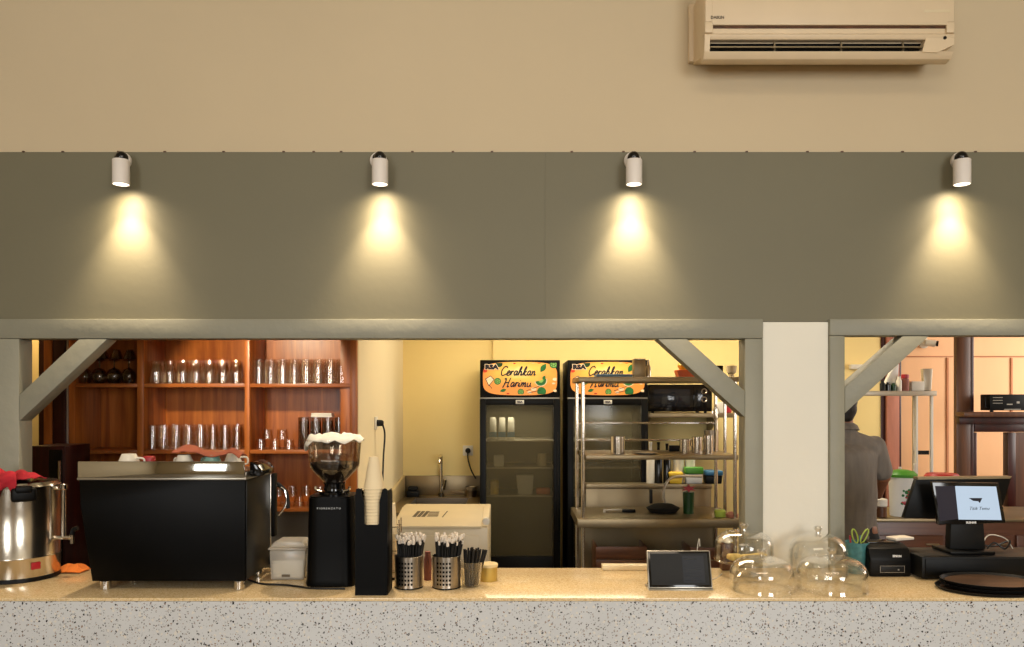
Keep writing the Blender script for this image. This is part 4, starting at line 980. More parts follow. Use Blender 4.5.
def make_fridge(label):
    zt = Z(360, FY); zb = .12; Wf = FW / 2; D = .56
    t = thing('display_fridge', label, 'fridge', (X(520, FY), FY, 0), 0, 'glass-door display fridges')
    zd = Z(398, FY)
    bm = BM(); box(bm, -Wf, Wf, .0, D, zd, zt, .006); obj('header_box', bm, 'black_plastic', t)
    for sx_ in (-1, 1):
        bm = BM(); x0, x1 = sorted((sx_ * Wf, sx_ * (Wf - .035))); box(bm, x0, x1, .03, D, zb, zd - .001, .003); obj('side_wall', bm, 'black_plastic', t)
    bm = BM(); box(bm, -Wf + .0355, Wf - .0355, D - .03, D, zb + .0305, zd - .0015); obj('inner_back', bm, 'fridge_inner', t)
    bm = BM(); box(bm, -Wf + .0355, Wf - .0355, .03, D, zb, zb + .03); obj('inner_floor', bm, 'fridge_inner', t)
    bm = BM(); box(bm, -Wf, Wf, 0.02, D, 0.001, zb - .001, .003); obj('motor_plinth', bm, 'black_plastic', t)
    bm = BM(); box(bm, -Wf, Wf, -.008, .004, zd - .006, zd + .004, .001); obj('silver_rail', bm, 'silver_trim', t)
    # banner: barrel-shaped rounded panel
    bw, bh = Wf - .022, (zt - zd) / 2 - .022; zc_ = (zt + zd) / 2 + .003
    pts = []
    for k in range(64):
        a = 2 * pi * k / 64; c, s_ = cos(a), sin(a); n_ = 4.2; rr = (abs(c) ** n_ + abs(s_) ** n_) ** (-1 / n_); pts.append((bw * rr * c, bh * rr * s_ * (1 + .04 * (1 - abs(c)))))
    bm = BM(); prism(bm, pts, -.006, -.0005); bp = obj('banner_panel', bm, 'banner_print', t, (0, 0, zc_))
    y = -.0066
    def P(a, b): return ((a / 100 - .5) * 2 * (Wf), (.5 - b / 100) * (zt - zd))
    mats = ['leaf_green', 'lime_flesh', 'onion_white', 'tomato', 'ink', 'dark_green', 'orange_plastic']
    def sl(bm, a, b, r):
        x, z = P(a, b); disc(bm, x, z, y, r, 0); disc(bm, x, z, y - .0003, r * .72, 1)
        for k in range(6): leaf(bm, x + r * .4 * cos(k * pi / 3), z + r * .4 * sin(k * pi / 3), y - .0005, r * .55, r * .13, k * pi / 3, 0)
    bm = BM()
    sl(bm, 22, 57, .026); sl(bm, 51, 85, .024); sl(bm, 92, 12, .032)
    x, z = P(24, 11); disc(bm, x, z, y, .026, 5)
    x, z = P(77, 84); disc(bm, x, z, y, .034, 0)
    for a, b, L, wd, an in ((79, 22, .075, .020, 1.0), (29, 81, .05, .012, .3), (57, 4, .05, .008, -.2), (80, 48, .04, .012, 1.1)):
        x, z = P(a, b); leaf(bm, x, z, y - .0002, L, wd, an, 0)
    x, z = P(76, 54); disc(bm, x, z, y, .048, 2, 14, 1, pi * 1.08, pi); disc(bm, x, z, y - .0003, .042, 0, 14, 1, pi * 1.08, pi); disc(bm, x, z, y - .0005, .02, 1, 14, 1, pi * 1.08, pi)
    for a, b, r, mi in ((41, 5, .022, 2), (66, 5, .024, 2), (74, 7, .018, 3), (43, 10, .010, 3), (6, 30, .020, 3), (94, 52, .020, 2), (92, 63, .012, 2), (94, 82, .016, 2), (67, 78, .022, 2), (62, 86, .016, 2), (35, 90, .012, 3)):
        x, z = P(a, b); disc(bm, x, z, y - .0001, r, mi, 12, .6)
    # glass tumbler drawing
    x, z = P(12.5, 54)
    for pts_, mi in (([(-.036, .01), (.004, .034), (.034, .006), (-.008, -.046)], 4), ([(-.030, .008), (.004, .028), (.028, .004), (-.008, -.038)], 2)):
        f = bm.faces.new([bm.verts.new((x + a, y - (.0001 if mi == 4 else .0003), z + b)) for a, b in pts_]); f.material_index = mi
    for a0, b0, a1, b1 in ((58, 82, 74, 70), (60, 88, 76, 80), (12, 68, 15, 76)):
        x0, z0_ = P(a0, b0); x1, z1_ = P(a1, b1); d = Vector((x1 - x0, z1_ - z0_)).normalized() * .0018
        f = bm.faces.new([bm.verts.new(v) for v in ((x0 - d.y, y - .0004, z0_ + d.x), (x1 - d.y, y - .0004, z1_ + d.x), (x1 + d.y, y - .0004, z1_ - d.x), (x0 + d.y, y - .0004, z0_ - d.x))]); f.material_index = 4
    for v in bm.verts: v.co.x = max(-bw + .004, min(bw - .004, v.co.x)); v.co.z = max(-bh + .003, min(bh - .003, v.co.z))
    obj('printed_fruit', bm, mats, bp, flip=False)
    x, z = P(14.5, 20); text('RSA', .044, (x, y - .0006, z), 'onion_white', bp, 'logo_outline', sx=1.25, bold=.007); text('RSA', .044, (x, y - .0012, z), 'ink', bp, 'logo_lettering', sx=1.25, bold=.0035)
    x, z = P(49, 42); stroke_word([G[c] for c in 'Cerahkan'], 1, bp, (x - .012, y - .001, z), .054)
    x, z = P(48, 72); stroke_word([G[c] for c in 'Harimu'], 1, bp, (x - .012, y - .001, z), .054)
    # door
    z0, z1 = zb + .02, zd - .008
    gx0, gx1 = -Wf + .045, Wf - .050; gz1 = Z(405, FY); gz0 = Z(556, FY)
    dr = BM()
    box(dr, -Wf, gx0, -.03, .018, z0, z1, .003); box(dr, gx1, Wf, -.03, .018, z0, z1, .003); box(dr, gx0, gx1, -.03, .018, gz1, z1, .003); box(dr, gx0, gx1, -.03, .018, z0, gz0, .003)
    dd = obj('door', dr, 'black_plastic', t)
    bm = BM(); box(bm, gx0 + .001, gx1 - .001, -.008, -.004, gz0 + .001, gz1 - .001); obj('door_glass', bm, 'fridge_glass', dd)
    bm = BM(); box(bm, Wf - .022, Wf - .012, -.042, -.031, gz0 + .2, gz1 - .2, .004); obj('door_handle', bm, 'charcoal_plastic', dd)
    bm = BM(); box(bm, -.032, .030, -.033, -.0305, Z(404, FY), Z(400, FY), .001); bd = obj('badge', bm, 'badge', dd)
    text('RSA', .022, (-.001, -.0334, (Z(404, FY) + Z(400, FY)) / 2), 'ink', bd, 'badge_lettering', bold=.001)
    for py_ in (440, 467, 495):
        bm = BM(); z = Z(py_, FY + .1); box(bm, -Wf + .037, Wf - .037, .06, D - .035, z - .010, z, .002); obj('wire_shelf', bm, 'steel_pale', t)
    return t
f1 = make_fridge('tall display fridge with orange fruit banner, nearer the sink')
f2 = copy_tree(f1, (X(607.5, FY), FY, 0), 0, 'tall display fridge with orange fruit banner, behind the steel rack')
for f_ in (f1, f2): area('fridge_lamp', (f_.location.x, FY + .12, Z(404, FY)), (f_.location.x, FY + .3, .2), .4, .03, 4.2, (1.0, .95, .78))
def inside(px_, py_bot, y_, name, bm, m, label, cat, group=None):
    Y = FY + y_; shelf = {440: Z(440, FY + .1), 467: Z(467, FY + .1), 495: Z(495, FY + .1), 556: .1505}[py_bot]
    return tag(obj(name, bm, m, None, (X(px_, Y), Y, shelf + .0008)), label, cat, group)
def pouch(w_, d_, h_):
    bm = BM(); box(bm, -w_, w_, -d_, d_, 0, h_, .008)
    for v in bm.verts: 
        if v.co.z > h_ * .7: v.co.y *= .4
        if v.co.z > h_ * .7: v.co.x *= .85
    return bm
for i, p in enumerate((493, 502, 511)): 
    o = inside(p, 440, .16, 'milk_pouch', pouch(.028, .035, .17), 'white_plastic', '%s tall white and blue carton on the fridge top shelf' % ORD[i], 'carton', 'white and blue cartons in the fridge')
    bm = BM(); box(bm, -.0285, .0285, -.0362, -.0352, .02, .06); obj('blue_band', bm, 'milk_blue', o)
bm = BM(); box(bm, -.04, .04, -.04, .04, 0, .09, .008); inside(499, 467, .16, 'food_box', bm, 'white_plastic', 'small pale box on the second shelf of the fridge near the sink', 'box')
bm = BM(); cyl(bm, 0, 0, 0, .10, .035, 20, bev=.005); inside(542, 467, .16, 'food_jar', bm, 'cream_plastic', 'pale jar on the second shelf inside the fridge near the sink', 'jar')
bm = BM(); cyl(bm, 0, 0, 0, .11, .034, 20, bev=.008); inside(494.5, 495, .14, 'yellow_jar', bm, 'yellow_plastic', 'yellow jar on the third shelf inside the fridge', 'jar')
bm = BM(); quadbox(bm, [(-.055, 0), (.055, 0), (.068, .15), (-.068, .15)], [(-.055, 0), (.055, 0), (.068, .15), (-.068, .15)], -.05, .05, bev=.01); inside(525, 495, .15, 'food_tub', bm, 'frost_plastic', 'large pale tub in the middle of the fridge third shelf', 'tub')
bm = BM(); box(bm, -.055, .055, -.04, .04, 0, .05, .012); inside(543, 495, .15, 'orange_packet', bm, 'orange_plastic', 'flat orange packet on the third shelf inside the fridge', 'packet')
bm = BM(); lathe(bm, [(0, 0), (.10, .01), (.13, .08), (.10, .20), (.03, .27), (0, .28)], 24)
for v in bm.verts: v.co *= 1 + .15 * N3(v.co.x, v.co.y, v.co.z * 9, 9)
for v in bm.verts: v.co.z = max(0, v.co.z)
inside(529, 556, .22, 'red_bag', bm, 'red_plastic', 'bulging red bag at the bottom of the fridge', 'bag')
bm = BM(); box(bm, -.05, .05, -.07, .07, 0, .12, .02); inside(497, 556, .22, 'green_box', bm, 'dark_green', 'dark green box at the bottom of the fridge beside red bag', 'box')

# ------------------------------------------------------------ ice machine / chest and sink
IY = 4.55
t = thing('ice_chest', 'cream ice chest with sloping lid and dark lettering behind the straws', 'ice chest', (X(440, IY), IY, 0)); ox = X(440, IY)
zi1 = Z(507, 5.0); zi0 = Z(527, IY)
x0, x1 = X(391.5, IY) - ox, X(488, IY) - ox
bm = BM(); xprism(bm, [(0, .05), (0, zi0 - .002), (.45, zi1 - .002), (.62, zi1 - .002), (.62, .05)], x0, x1, bev=.006); obj('chest_body', bm, 'cream_plastic', t)
bm = BM(); xprism(bm, [(-.008, zi0 - .012), (-.012, zi0 + .006), (.44, zi1 + .012), (.44, zi1 - .001), (.0, zi0 - .001)], x0 + .012, X(481, IY) - ox, bev=.002); ld = obj('sloping_lid', bm, 'cream_plastic', t)
bm = BM(); box(bm, x0 + .02, X(480, IY) - ox, -.008, -.0005, .12, zi0 - .05, .004); fp = obj('front_panel', bm, 'cream_plastic', t)
bm = BM(); lathe(bm, [(0, 0), (.022, 0), (.024, .01), (.020, .03), (0, .034)], 20, 0, Matrix.Translation((X(486, IY) - ox, .04, zi0 + .03)) @ Matrix.Rotation(pi / 2, 4, 'X') ); obj('hinge_knob', bm, 'white_plastic', t)
for a in (x0 + .04, x1 - .04):
    for b in (.04, .58):
        bm = BM(); cyl(bm, a, b, 0, .0495, .02, 12); obj('foot', bm, 'black_rubber', t)
# dark markings on the lid: block and slash, printed on the slope
sl_ang = math.atan2(zi1 - zi0 + .006, .452)
def onlid(pxx, f): return (X(pxx, IY + .2) - ox, -.012 + .452 * f, zi0 + .006 + (zi1 + .006 - zi0) * f + .0012)
bm = BM()
def para(a, b, f0, f1, sk):
    q0 = onlid(a, f0); q1 = onlid(b, f0); q2 = onlid(b + sk, f1); q3 = onlid(a + sk, f1); bm.faces.new([bm.verts.new(v) for v in (q0, q1, q2, q3)])
for a in (412.5, 417, 421.5): para(a, a + 3.6, .42, .70, 3)
for f0 in (.44, .53, .62): para(427, 437.5, f0, f0 + .05, 1)
para(442, 443.3, .40, .70, 3.5)
obj('lid_lettering', bm, 'ink_grey', ld)
# sink bench against the back wall
SY0, SY1 = 5.45, YB - .001; sx0, sx1 = XS + .002, X(478.5, 5.75)
t = thing('sink_bench', 'steel kitchen sink bench with splashback against the yellow wall', 'sink', ((sx0 + sx1) / 2, SY1, 0)); cxs = (sx0 + sx1) / 2; hwk = (sx1 - sx0) / 2
zk = .855
bm = BM()
iy0, iy1 = -.66, -.14
box(bm, -hwk, -hwk + .12, SY0 - SY1, 0 - .012, zk - .03, zk, .004); box(bm, hwk - .10, hwk, SY0 - SY1, -.012, zk - .03, zk, .004)
box(bm, -hwk + .12, hwk - .10, SY0 - SY1, iy0, zk - .03, zk, .004); box(bm, -hwk + .12, hwk - .10, iy1, -.012, zk - .03, zk, .004)
obj('bench_top', bm, 'steel_dull', t)
bm = BM()
box(bm, -hwk + .12, -hwk + .124, iy0, iy1, zk - .25, zk - .002); box(bm, hwk - .104, hwk - .10, iy0, iy1, zk - .25, zk - .002)
box(bm, -hwk + .124, hwk - .104, iy0, iy0 + .004, zk - .25, zk - .002); box(bm, -hwk + .124, hwk - .104, iy1 - .004, iy1, zk - .25, zk - .002); box(bm, -hwk + .12, hwk - .10, iy0, iy1, zk - .255, zk - .25)
obj('basin', bm, 'steel', t)
bm = BM(); box(bm, -hwk, hwk, -.011, -.0005, zk + .001, Z(475.5, YB), .002); obj('splashback', bm, 'steel_dull', t)
for a in (-hwk + .03, hwk - .03):
    for b in (-.9, -.05):
        bm = BM(); box(bm, a - .02, a + .02, b - .02, b + .02, 0, zk - .0305); obj('leg', bm, 'steel', t)
bm = BM(); xt = X(441, SY1 - .1) - cxs
cyl(bm, xt, -.09, zk + .0005, zk + .03, .026, 18); tube(bm, [(xt, -.09, zk + .03), (xt, -.09, zk + .30), (xt, -.11, zk + .34), (xt, -.2, zk + .335), (xt, -.24, zk + .29)], .013, seg=12); tube(bm, [(xt + .02, -.09, zk + .06), (xt + .035, -.10, zk + .14)], .012)
obj('tap', bm, 'chrome', t)
bm = BM(); xprism(bm, [(-.92, 0), (-.92, .10), (-.03, .17), (-.03, 0)], 0, .02, bev=.002); o = obj('tiled_upstand', bm, 'tile_pale', t, (-hwk + .001, 0, zk + .001))
def restY(label, name, bm, m, p, Y, z, cat, rz=0, group=None): return tag(obj(name, bm, m, None, (X(p, Y), Y, z), rz), label, cat, group)
bm = BM(); box(bm, -.05, .05, -.04, .04, 0, .05, .006); restY('small dark caddy at the corner of the sink', 'sponge_caddy', bm, 'charcoal_plastic', 413, 6.32, zk + .0006, 'caddy')
bm = BM(); box(bm, -.04, .04, -.03, .03, 0, .035, .014); restY('black scouring sponge on the dark sink caddy', 'sponge', bm, 'black_rubber', 413, 6.32, zk + .0512, 'sponge')
bm = BM(); cyl(bm, 0, 0, 0, .05, .045, 20, r1=.05); tube(bm, [(-.05, 0, .035), (-.16, 0, .04)], .010, sub=1); restY('small saucepan with dark handle on the sink bench', 'saucepan', bm, 'steel', 471, 6.33, zk + .0006, 'saucepan')
bm = BM(); lathe(bm, [(0, 0), (.03, 0), (.045, .03), (.043, .03), (.028, .004), (0, .004)], 20); restY('small steel bowl stacked on the saucepan by the sink', 'bowl', bm, 'steel_pale', 471, 6.33, zk + .052, 'bowl')
# sockets
def socket(x, y, z, rot, label, cable_pts):
    t = thing('wall_socket', label, 'socket', (x, y, z), rot)
    bm = BM(); box(bm, -.042, .042, -.012, -.0005, -.042, .042, .004); obj('socket_plate', bm, 'white_plastic', t)
    bm = BM(); lathe(bm, [(0, .0122), (.022, .0122), (.020, .045), (.012, .055), (0, .055)], 18, 0, Matrix.Rotation(pi / 2, 4, 'X')); pl = obj('plug', bm, 'black_rubber', t)
    bm = BM(); tube(bm, cable_pts, .006); obj('plug_cable', bm, 'cable_black', t)
socket(X(468, YB), YB, Z(450.5, YB), 0, 'white wall socket with black plug beside the fridge', [(0, -.05, -.012), (.004, -.06, -.07), (.03, -.05, -.16), (.065, -.03, -.23)])
socket(XS, 5.10, Z(423, 5.10), pi / 2, 'white wall socket with dangling black cable on the side wall', [(.0, -.05, -.012), (.02, -.06, -.08), (.02, -.05, -.25), (.02, -.04, -.55)])

# ------------------------------------------------------------ steel rack workbench
RY0, RY1 = 4.90, 5.36
rx0, rx1 = X(583, RY0), X(735, RY0)
t = thing('steel_rack', 'stainless steel workbench with tall overshelves in front of the fridge', 'rack', (rx0, RY0, 0))
Lr = rx1 - rx0; Dr = RY1 - RY0
zT = Z(518, RY0); zM = Z(455, RY0); zU = Z(377, RY0)
for a in (0, Lr):
    for b in (0, Dr):
        bm = BM(); tube(bm, [(a, b, .004), (a, b, zU - .032)], .0125, sub=1, seg=16); obj('post', bm, 'chrome', t)
bm = BM(); tube(bm, [(Lr, Dr / 2, zT + .002), (Lr, Dr / 2, zU - .032)], .011, sub=1, seg=14); obj('post', bm, 'chrome', t)
bm = BM(); box(bm, -.03, Lr + .02, -.03, Dr + .03, zU - .031, zU, .003); obj('top_shelf', bm, 'steel_dull', t)
bm = BM(); box(bm, .0185, Lr + .02, -.01, Dr + .02, zM - .030, zM, .003); obj('middle_shelf', bm, 'steel_dull', t)
bm = BM(); box(bm, -.04, Lr + .03, -.05, Dr + .04, zT - .055, zT, .004); obj('bench_top', bm, 'steel_dull', t)
for py_ in (423, 440):
    bm = BM(); zz = Z(py_, RY1); tube(bm, [(0.0, Dr, zz), (Lr, Dr, zz)], .0075, sub=1, seg=10); obj('rear_rail', bm, 'chrome', t)
bm = BM(); box(bm, .02, Lr - .02, .02, Dr - .02, .42, .45, .003); obj('under_shelf', bm, 'steel_dull', t)
bm = BM(); box(bm, .0, Lr, Dr + .02, Dr + .036, .455, zT - .056); obj('rear_panel', bm, 'steel_dull', t)
bm = BM(); box(bm, .02, .27 * Lr, -.012, -.001, .455, zT - .085, .003); 
bm.free()
# lower ledge with splashback behind the rack
LY = 5.57
t = thing('rear_bench', 'steel rear bench with raised ledge carrying bottles and tubs', 'bench', (X(586, LY), LY, 0)); ox = X(586, LY)
zl = Z(484, LY); zlb = Z(508, 5.75)
lx1 = X(712, LY) - ox
bm = BM(); box(bm, 0, lx1, 0, .12, zl - .035, zl, .003); obj('ledge', bm, 'steel_dull', t)
bm = BM(); box(bm, 0, lx1, .02, .04, .62, zl - .036, .002); obj('splash_panel', bm, 'steel_dull', t)
bm = BM(); box(bm, 0.0, lx1, .0405, .12, .0, .618, .003); obj('base', bm, 'steel_dull', t)
bm = BM(); box(bm, X(650, LY) - ox, X(652.5, LY) - ox, -.003, .0195, .9, zl - .04, .001); obj('panel_seam', bm, 'charcoal_plastic', t)
def onledge(p, name, bm, m, label, cat, Y=LY + .06, rz=0): return restY(label, name, bm, m, p, Y, zl + .0006, cat, rz)
def bottle(r, h, neck=.3):
    bm = BM(); lathe(bm, [(0, 0), (r, 0), (r, h * .55), (r * .4, h * .75), (r * .35, h * .93), (r * .42, h * .94), (r * .42, h), (0, h)], 20); return bm
onledge(650.5, 'squeeze_bottle', bottle(.030, .30), 'white_plastic', 'tall white squeeze bottle on the rear ledge next to fridge', 'bottle')
onledge(658.5, 'dark_bottle', bottle(.027, .30), 'black_gloss', 'dark sauce bottle on the rear ledge, nearer the fridge', 'bottle')
onledge(667, 'dark_bottle', bottle(.027, .29), 'black_gloss', 'dark sauce bottle on the rear ledge, behind yellow tub', 'bottle')
bm = BM(); lathe(bm, [(0, 0), (.036, 0), (.040, .19), (.041, .20), (0, .20)], 22); onledge(678.5, 'tall_canister', bm, 'white_plastic', 'tall white canister behind the yellow tub', 'canister', LY + .085)
bm = BM(); lathe(bm, [(0, 0), (.034, 0), (.038, .20), (0, .20)], 22); onledge(690, 'tall_canister', bm, 'white_plastic', 'tall white canister behind the green-lidded tub', 'canister', LY + .085)
# tubs standing at the front of ledge
def tub(w_, d_, h_, hl, mb, ml, p, Y, z, name, label, cat='tub'):
    t = thing(name, label, cat, (X(p, Y), Y, z))
    bm = BM(); quadbox(bm, [(-w_ * .9, 0), (w_ * .9, 0), (w_, h_), (-w_, h_)], [(-w_ * .9, 0), (w_ * .9, 0), (w_, h_), (-w_, h_)], -d_, d_, bev=.006); obj('tub_body', bm, mb, t)
    bm = BM(); box(bm, -w_ - .004, w_ + .004, -d_ - .004, d_ + .004, h_ + .0005, h_ + hl, .008, seg=3); obj('tub_lid', bm, ml, t); return t
tub(.046, .028, .05, .035, 'yellow_plastic', 'yellow_plastic', 675.5, LY + .03, zl + .0006, 'yellow_tub', 'yellow packet-like tub on the ledge beside the green lid')
tub(.062, .030, .07, .05, 'frost_plastic', 'green_plastic', 693.5, LY + .032, zl + .0006, 'green_lidded_tub', 'pale tub with bright green lid on the steel ledge')
# on the rack itself
def onrack(p, name, bm, m, label, cat, z, Y, rz=0): return restY(label, name, bm, m, p, Y, z + .0006, cat, rz)
def mug(r, h):
    bm = BM(); lathe(bm, [(0, 0), (r, 0), (r, h), (r - .002, h), (r - .002, .003), (0, .003)], 28); tube(bm, [(r, 0, h * .85), (r + .03, 0, h * .75), (r + .03, 0, h * .35), (r, 0, h * .2)], .005); return bm
onrack(617.5, 'steel_jug', mug(.046, .115), 'chrome', 'steel milk jug alone on the middle rack shelf before the fridge', 'jug', zM, 4.98, 1.5)
onrack(684.5, 'steel_jug', mug(.032, .095), 'chrome', 'steel milk jug below the microwave, first of the cluster', 'jug', zM, 5.02, 1.6)
onrack(697, 'steel_jug', mug(.034, .105), 'chrome', 'steel milk jug below the microwave, middle of the cluster', 'jug', zM, 5.10, 2)
onrack(708, 'steel_jug', mug(.030, .12), 'chrome', 'steel milk jug below the microwave, beside whisk', 'jug', zM, 5.0, 1)
bm = BM(); tube(bm, [(0, 0, .0), (0.004, 0, .14), (.006, 0, .24)], .008)
for k in range(6):
    a = k * pi / 3; tube(bm, [(.006, 0, .20), (.006 + .024 * cos(a), .024 * sin(a), .26), (.006, 0, .32)], .0016, seg=5)
onrack(715, 'whisk', bm, 'chrome', 'steel whisk standing in the jug cluster on the rack', 'whisk', zM, 5.2)
bm = BM(); lathe(bm, [(0, 0), (.045, 0), (.05, .14), (.046, .14), (.043, .004), (0, .004)], 22); onrack(711.5, 'utensil_pot', bm, 'steel', 'steel utensil pot on the rack behind the jugs', 'pot', zM, 5.3)
bm = BM(); lathe(bm, [(0, 0), (.05, 0), (.075, .010), (.074, .012), (.05, .003), (0, .003)], 28); onrack(646, 'small_plate', bm, 'white_ceramic', 'small white saucer on the middle rack shelf', 'saucer', zM, 4.98)
bm = BM(); box(bm, -.04, .04, -.02, .02, 0, .04, .004); onrack(675, 'black_box', bm, 'black_plastic', 'small black box on the rack beside the first jug', 'box', zM, 5.25)
# top shelf
bm = BM(); box(bm, -.115, .115, -.08, .08, 0, .018, .004); onrack(613, 'blue_tray', bm, 'milk_blue', 'flat pale blue tray on top of the steel rack', 'tray', zU, 4.99)
t = thing('steel_box', 'square steel canister on top shelf in front of the fridge banner', 'canister', (X(638.5, 5.0), 5.0, zU + .0006)); bm = BM(); box(bm, -.036, .040, -.04, .04, 0, .112, .004); obj('canister_body', bm, 'steel_dull', t)
bm = BM(); box(bm, -.037, .041, -.041, .041, .1125, .120, .003); obj('canister_lid', bm, 'chrome', t)
onrack(648.3, 'chrome_shaker', bottle(.018, .115), 'chrome', 'slim chrome shaker beside the square steel canister', 'shaker', zU, 5.02)
bm = BM(); before = 0
quadbox(bm, [(-.068, 0), (.060, 0), (.085, .052), (-.085, .052)], [(-.068, 0), (.060, 0), (.085, .052), (-.085, .052)], -.05, .05, bev=.008); onrack(688, 'orange_basket', bm, 'orange_plastic', 'orange basket on the top shelf above the microwave', 'basket', zU, 5.1)
bm = BM(); lathe(bm, [(0, 0), (.03, 0), (.045, .03), (.03, .05), (0, .052)], 18); tag(obj('yellow_bowl', bm, 'yellow_plastic', None, (X(684, 5.1), 5.1, zU + .054)), 'small yellow bowl upturned in the orange basket', 'bowl')
bm = BM(); box(bm, -.035, .035, -.03, .03, 0, .085, .006); onrack(717, 'black_canister', bm, 'black_gloss', 'small black box on the top shelf beyond the orange basket', 'box', zU, 5.2)
bm = BM(); lathe(bm, [(0, 0), (.018, 0), (.014, .02), (.03, .03), (.034, .075), (.03, .075), (0, .03)], 20); onrack(731.5, 'footed_cup', bm, 'paper_cup', 'pale footed cup at the end of the top shelf', 'cup', zU, 5.0)
# microwave on its wall shelf
MY = 5.86; zmw = Z(413.2, MY)
t = thing('wall_shelf', 'steel wall shelf carrying the black microwave', 'shelf', (X(680, MY), YB, 0)); ox = X(680, MY)
bm = BM(); box(bm, X(647, MY) - ox, X(733, MY) - ox, MY - YB - .02, -.001, zmw - .033, zmw, .003); obj('shelf_board', bm, 'steel_dull', t)
for p in (655, 725):
    bm = BM(); xx_ = X(p, MY) - ox; xprism(bm, [(-.35, zmw - .034), (-.001, zmw - .034), (-.001, zmw - .2), (-.02, zmw - .2)], xx_ - .004, xx_ + .004); obj('bracket', bm, 'steel_dull', t)
hwm = (X(712, MY) - X(648.5, MY)) / 2; hm = Z(384.5, MY) - zmw - .012
t = thing('microwave', 'black microwave oven with two chrome dials on the wall shelf', 'microwave', (X(680.3, MY), MY, zmw + .0004))
bm = BM(); box(bm, -hwm, hwm, 0.02, .36, .012, .012 + hm, .006); obj('casing', bm, 'black_plastic', t)
bm = BM(); box(bm, -hwm, hwm * .42, 0, .0195, .012, .012 + hm, .004); d_ = obj('door', bm, 'black_gloss', t)
bm = BM(); box(bm, -hwm * .84, hwm * .30, -.002, -.0003, .045, hm - .025, .001); obj('door_window', bm, 'screen_dark', d_)
bm = BM(); box(bm, hwm * .425, hwm, 0, .0195, .012, .012 + hm, .004); cp = obj('control_panel', bm, 'black_gloss', t)
for kz in (hm * .80, hm * .50):
    bm = BM(); lathe(bm, [(.014, 0), (.023, 0), (.023, .014), (.018, .016), (.014, .012)], 24, 0, Matrix.Translation((hwm * .74, -.0004, kz)) @ Matrix.Rotation(pi / 2, 4, 'X')); obj('dial', bm, 'chrome', cp)
for a in (-hwm + .04, hwm - .04):
    bm = BM(); cyl(bm, a, .05, 0, .0115, .012, 10); cyl(bm, a, .3, 0, .0115, .012, 10); obj('rubber_feet', bm, 'black_rubber', t)
bm = BM(); box(bm, -.03, .03, -.03, .03, 0, .085, .004); restY('white packet on the wall shelf beside the microwave', 'white_packet', bm, 'white_plastic', 719, MY + .08, zmw + .0006, 'packet')
bm = BM(); cyl(bm, 0, 0, 0, .18, .028, 16, bev=.004); restY('red-labelled bottle on the wall shelf beside the steel posts', 'red_bottle', bm, 'red_plastic', 728, MY + .1, zmw + .0006, 'bottle')
# things on the bench top of the rack
def onbench(p, name, bm, m, label, cat, Y=5.1, rz=0): return restY(label, name, bm, m, p, Y, zT + .0006, cat, rz)
t = thing('kitchen_knife', 'kitchen knife with pale blade lying on the steel bench', 'knife', (X(613, 5.15), 5.15, zT + .0006))
bm = BM(); box(bm, -.066, .06, -.012, .012, .012, .022, .001); box(bm, -.066, -.05, -.012, .012, 0, .0125); obj('blade', bm, 'steel_pale', t)
bm = BM(); box(bm, .061, .15, -.01, .01, 0, .020, .005); obj('handle', bm, 'black_plastic', t)
bm = BM(); lathe(bm, [(0, 0), (.07, 0), (.09, .03), (.05, .055), (0, .06)], 24)
for v in bm.verts: v.co.x *= 1.25
onbench(663, 'black_bowl', bm, 'black_rubber', 'black upturned bowl on the steel bench by the hose', 'bowl', 5.15)
cordfn([(X(671, 5.2), 5.2, zT + .006), (X(665, 5.2), 5.2, zT + .06), (X(663.5, 5.2), 5.2, zT + .14), (X(668, 5.25), 5.25, zT + .20), (X(676, 5.4), 5.4, zT + .215), (X(700, 5.6), 5.55, zT + .20)], .009, 'steel_pale', 'grey_hose', 'grey bendy hose arching over the steel bench', 'hose')
t = thing('green_cup', 'dark green cup with a red star-shaped top on the bench', 'cup', (X(688.5, 5.1), 5.1, zT + .0006))
bm = BM(); lathe(bm, [(0, 0), (.034, 0), (.038, .14), (.036, .142), (0, .142)], 24); obj('cup_wall', bm, 'dark_green', t)
bm = BM(); pts = []
for k in range(12):
    a = k * pi / 6 + pi / 2; r_ = .05 if k % 2 == 0 else .022; pts.append((r_ * cos(a), .165 + r_ * .55 * sin(a)))
prism(bm, pts, -.012, .012); obj('star_top', bm, 'red_plastic', t)
bm = BM(); lathe(bm, [(0, 0), (.034, 0), (.037, .035), (.030, .045), (0, .046)], 18); onbench(720, 'yellow_sponge', bm, 'lime_plastic', 'yellowish cloth ball at the corner of steel bench', 'sponge', 4.96)
bm = BM(); lathe(bm, [(0, 0), (.036, 0), (.04, .02), (.02, .035), (0, .036)], 18); onbench(732, 'pink_sponge', bm, 'pink_wood', 'pinkish sponge at the very end of the steel bench', 'sponge', 4.93)
tub(.06, .05, .06, .035, 'black_plastic', 'blue_plastic', 712.5, 5.42 + .08 + .12, zl - .2 + .2 + .0006, 'blue_lidded_tub', 'dark tub with a blue lid behind the rack posts')
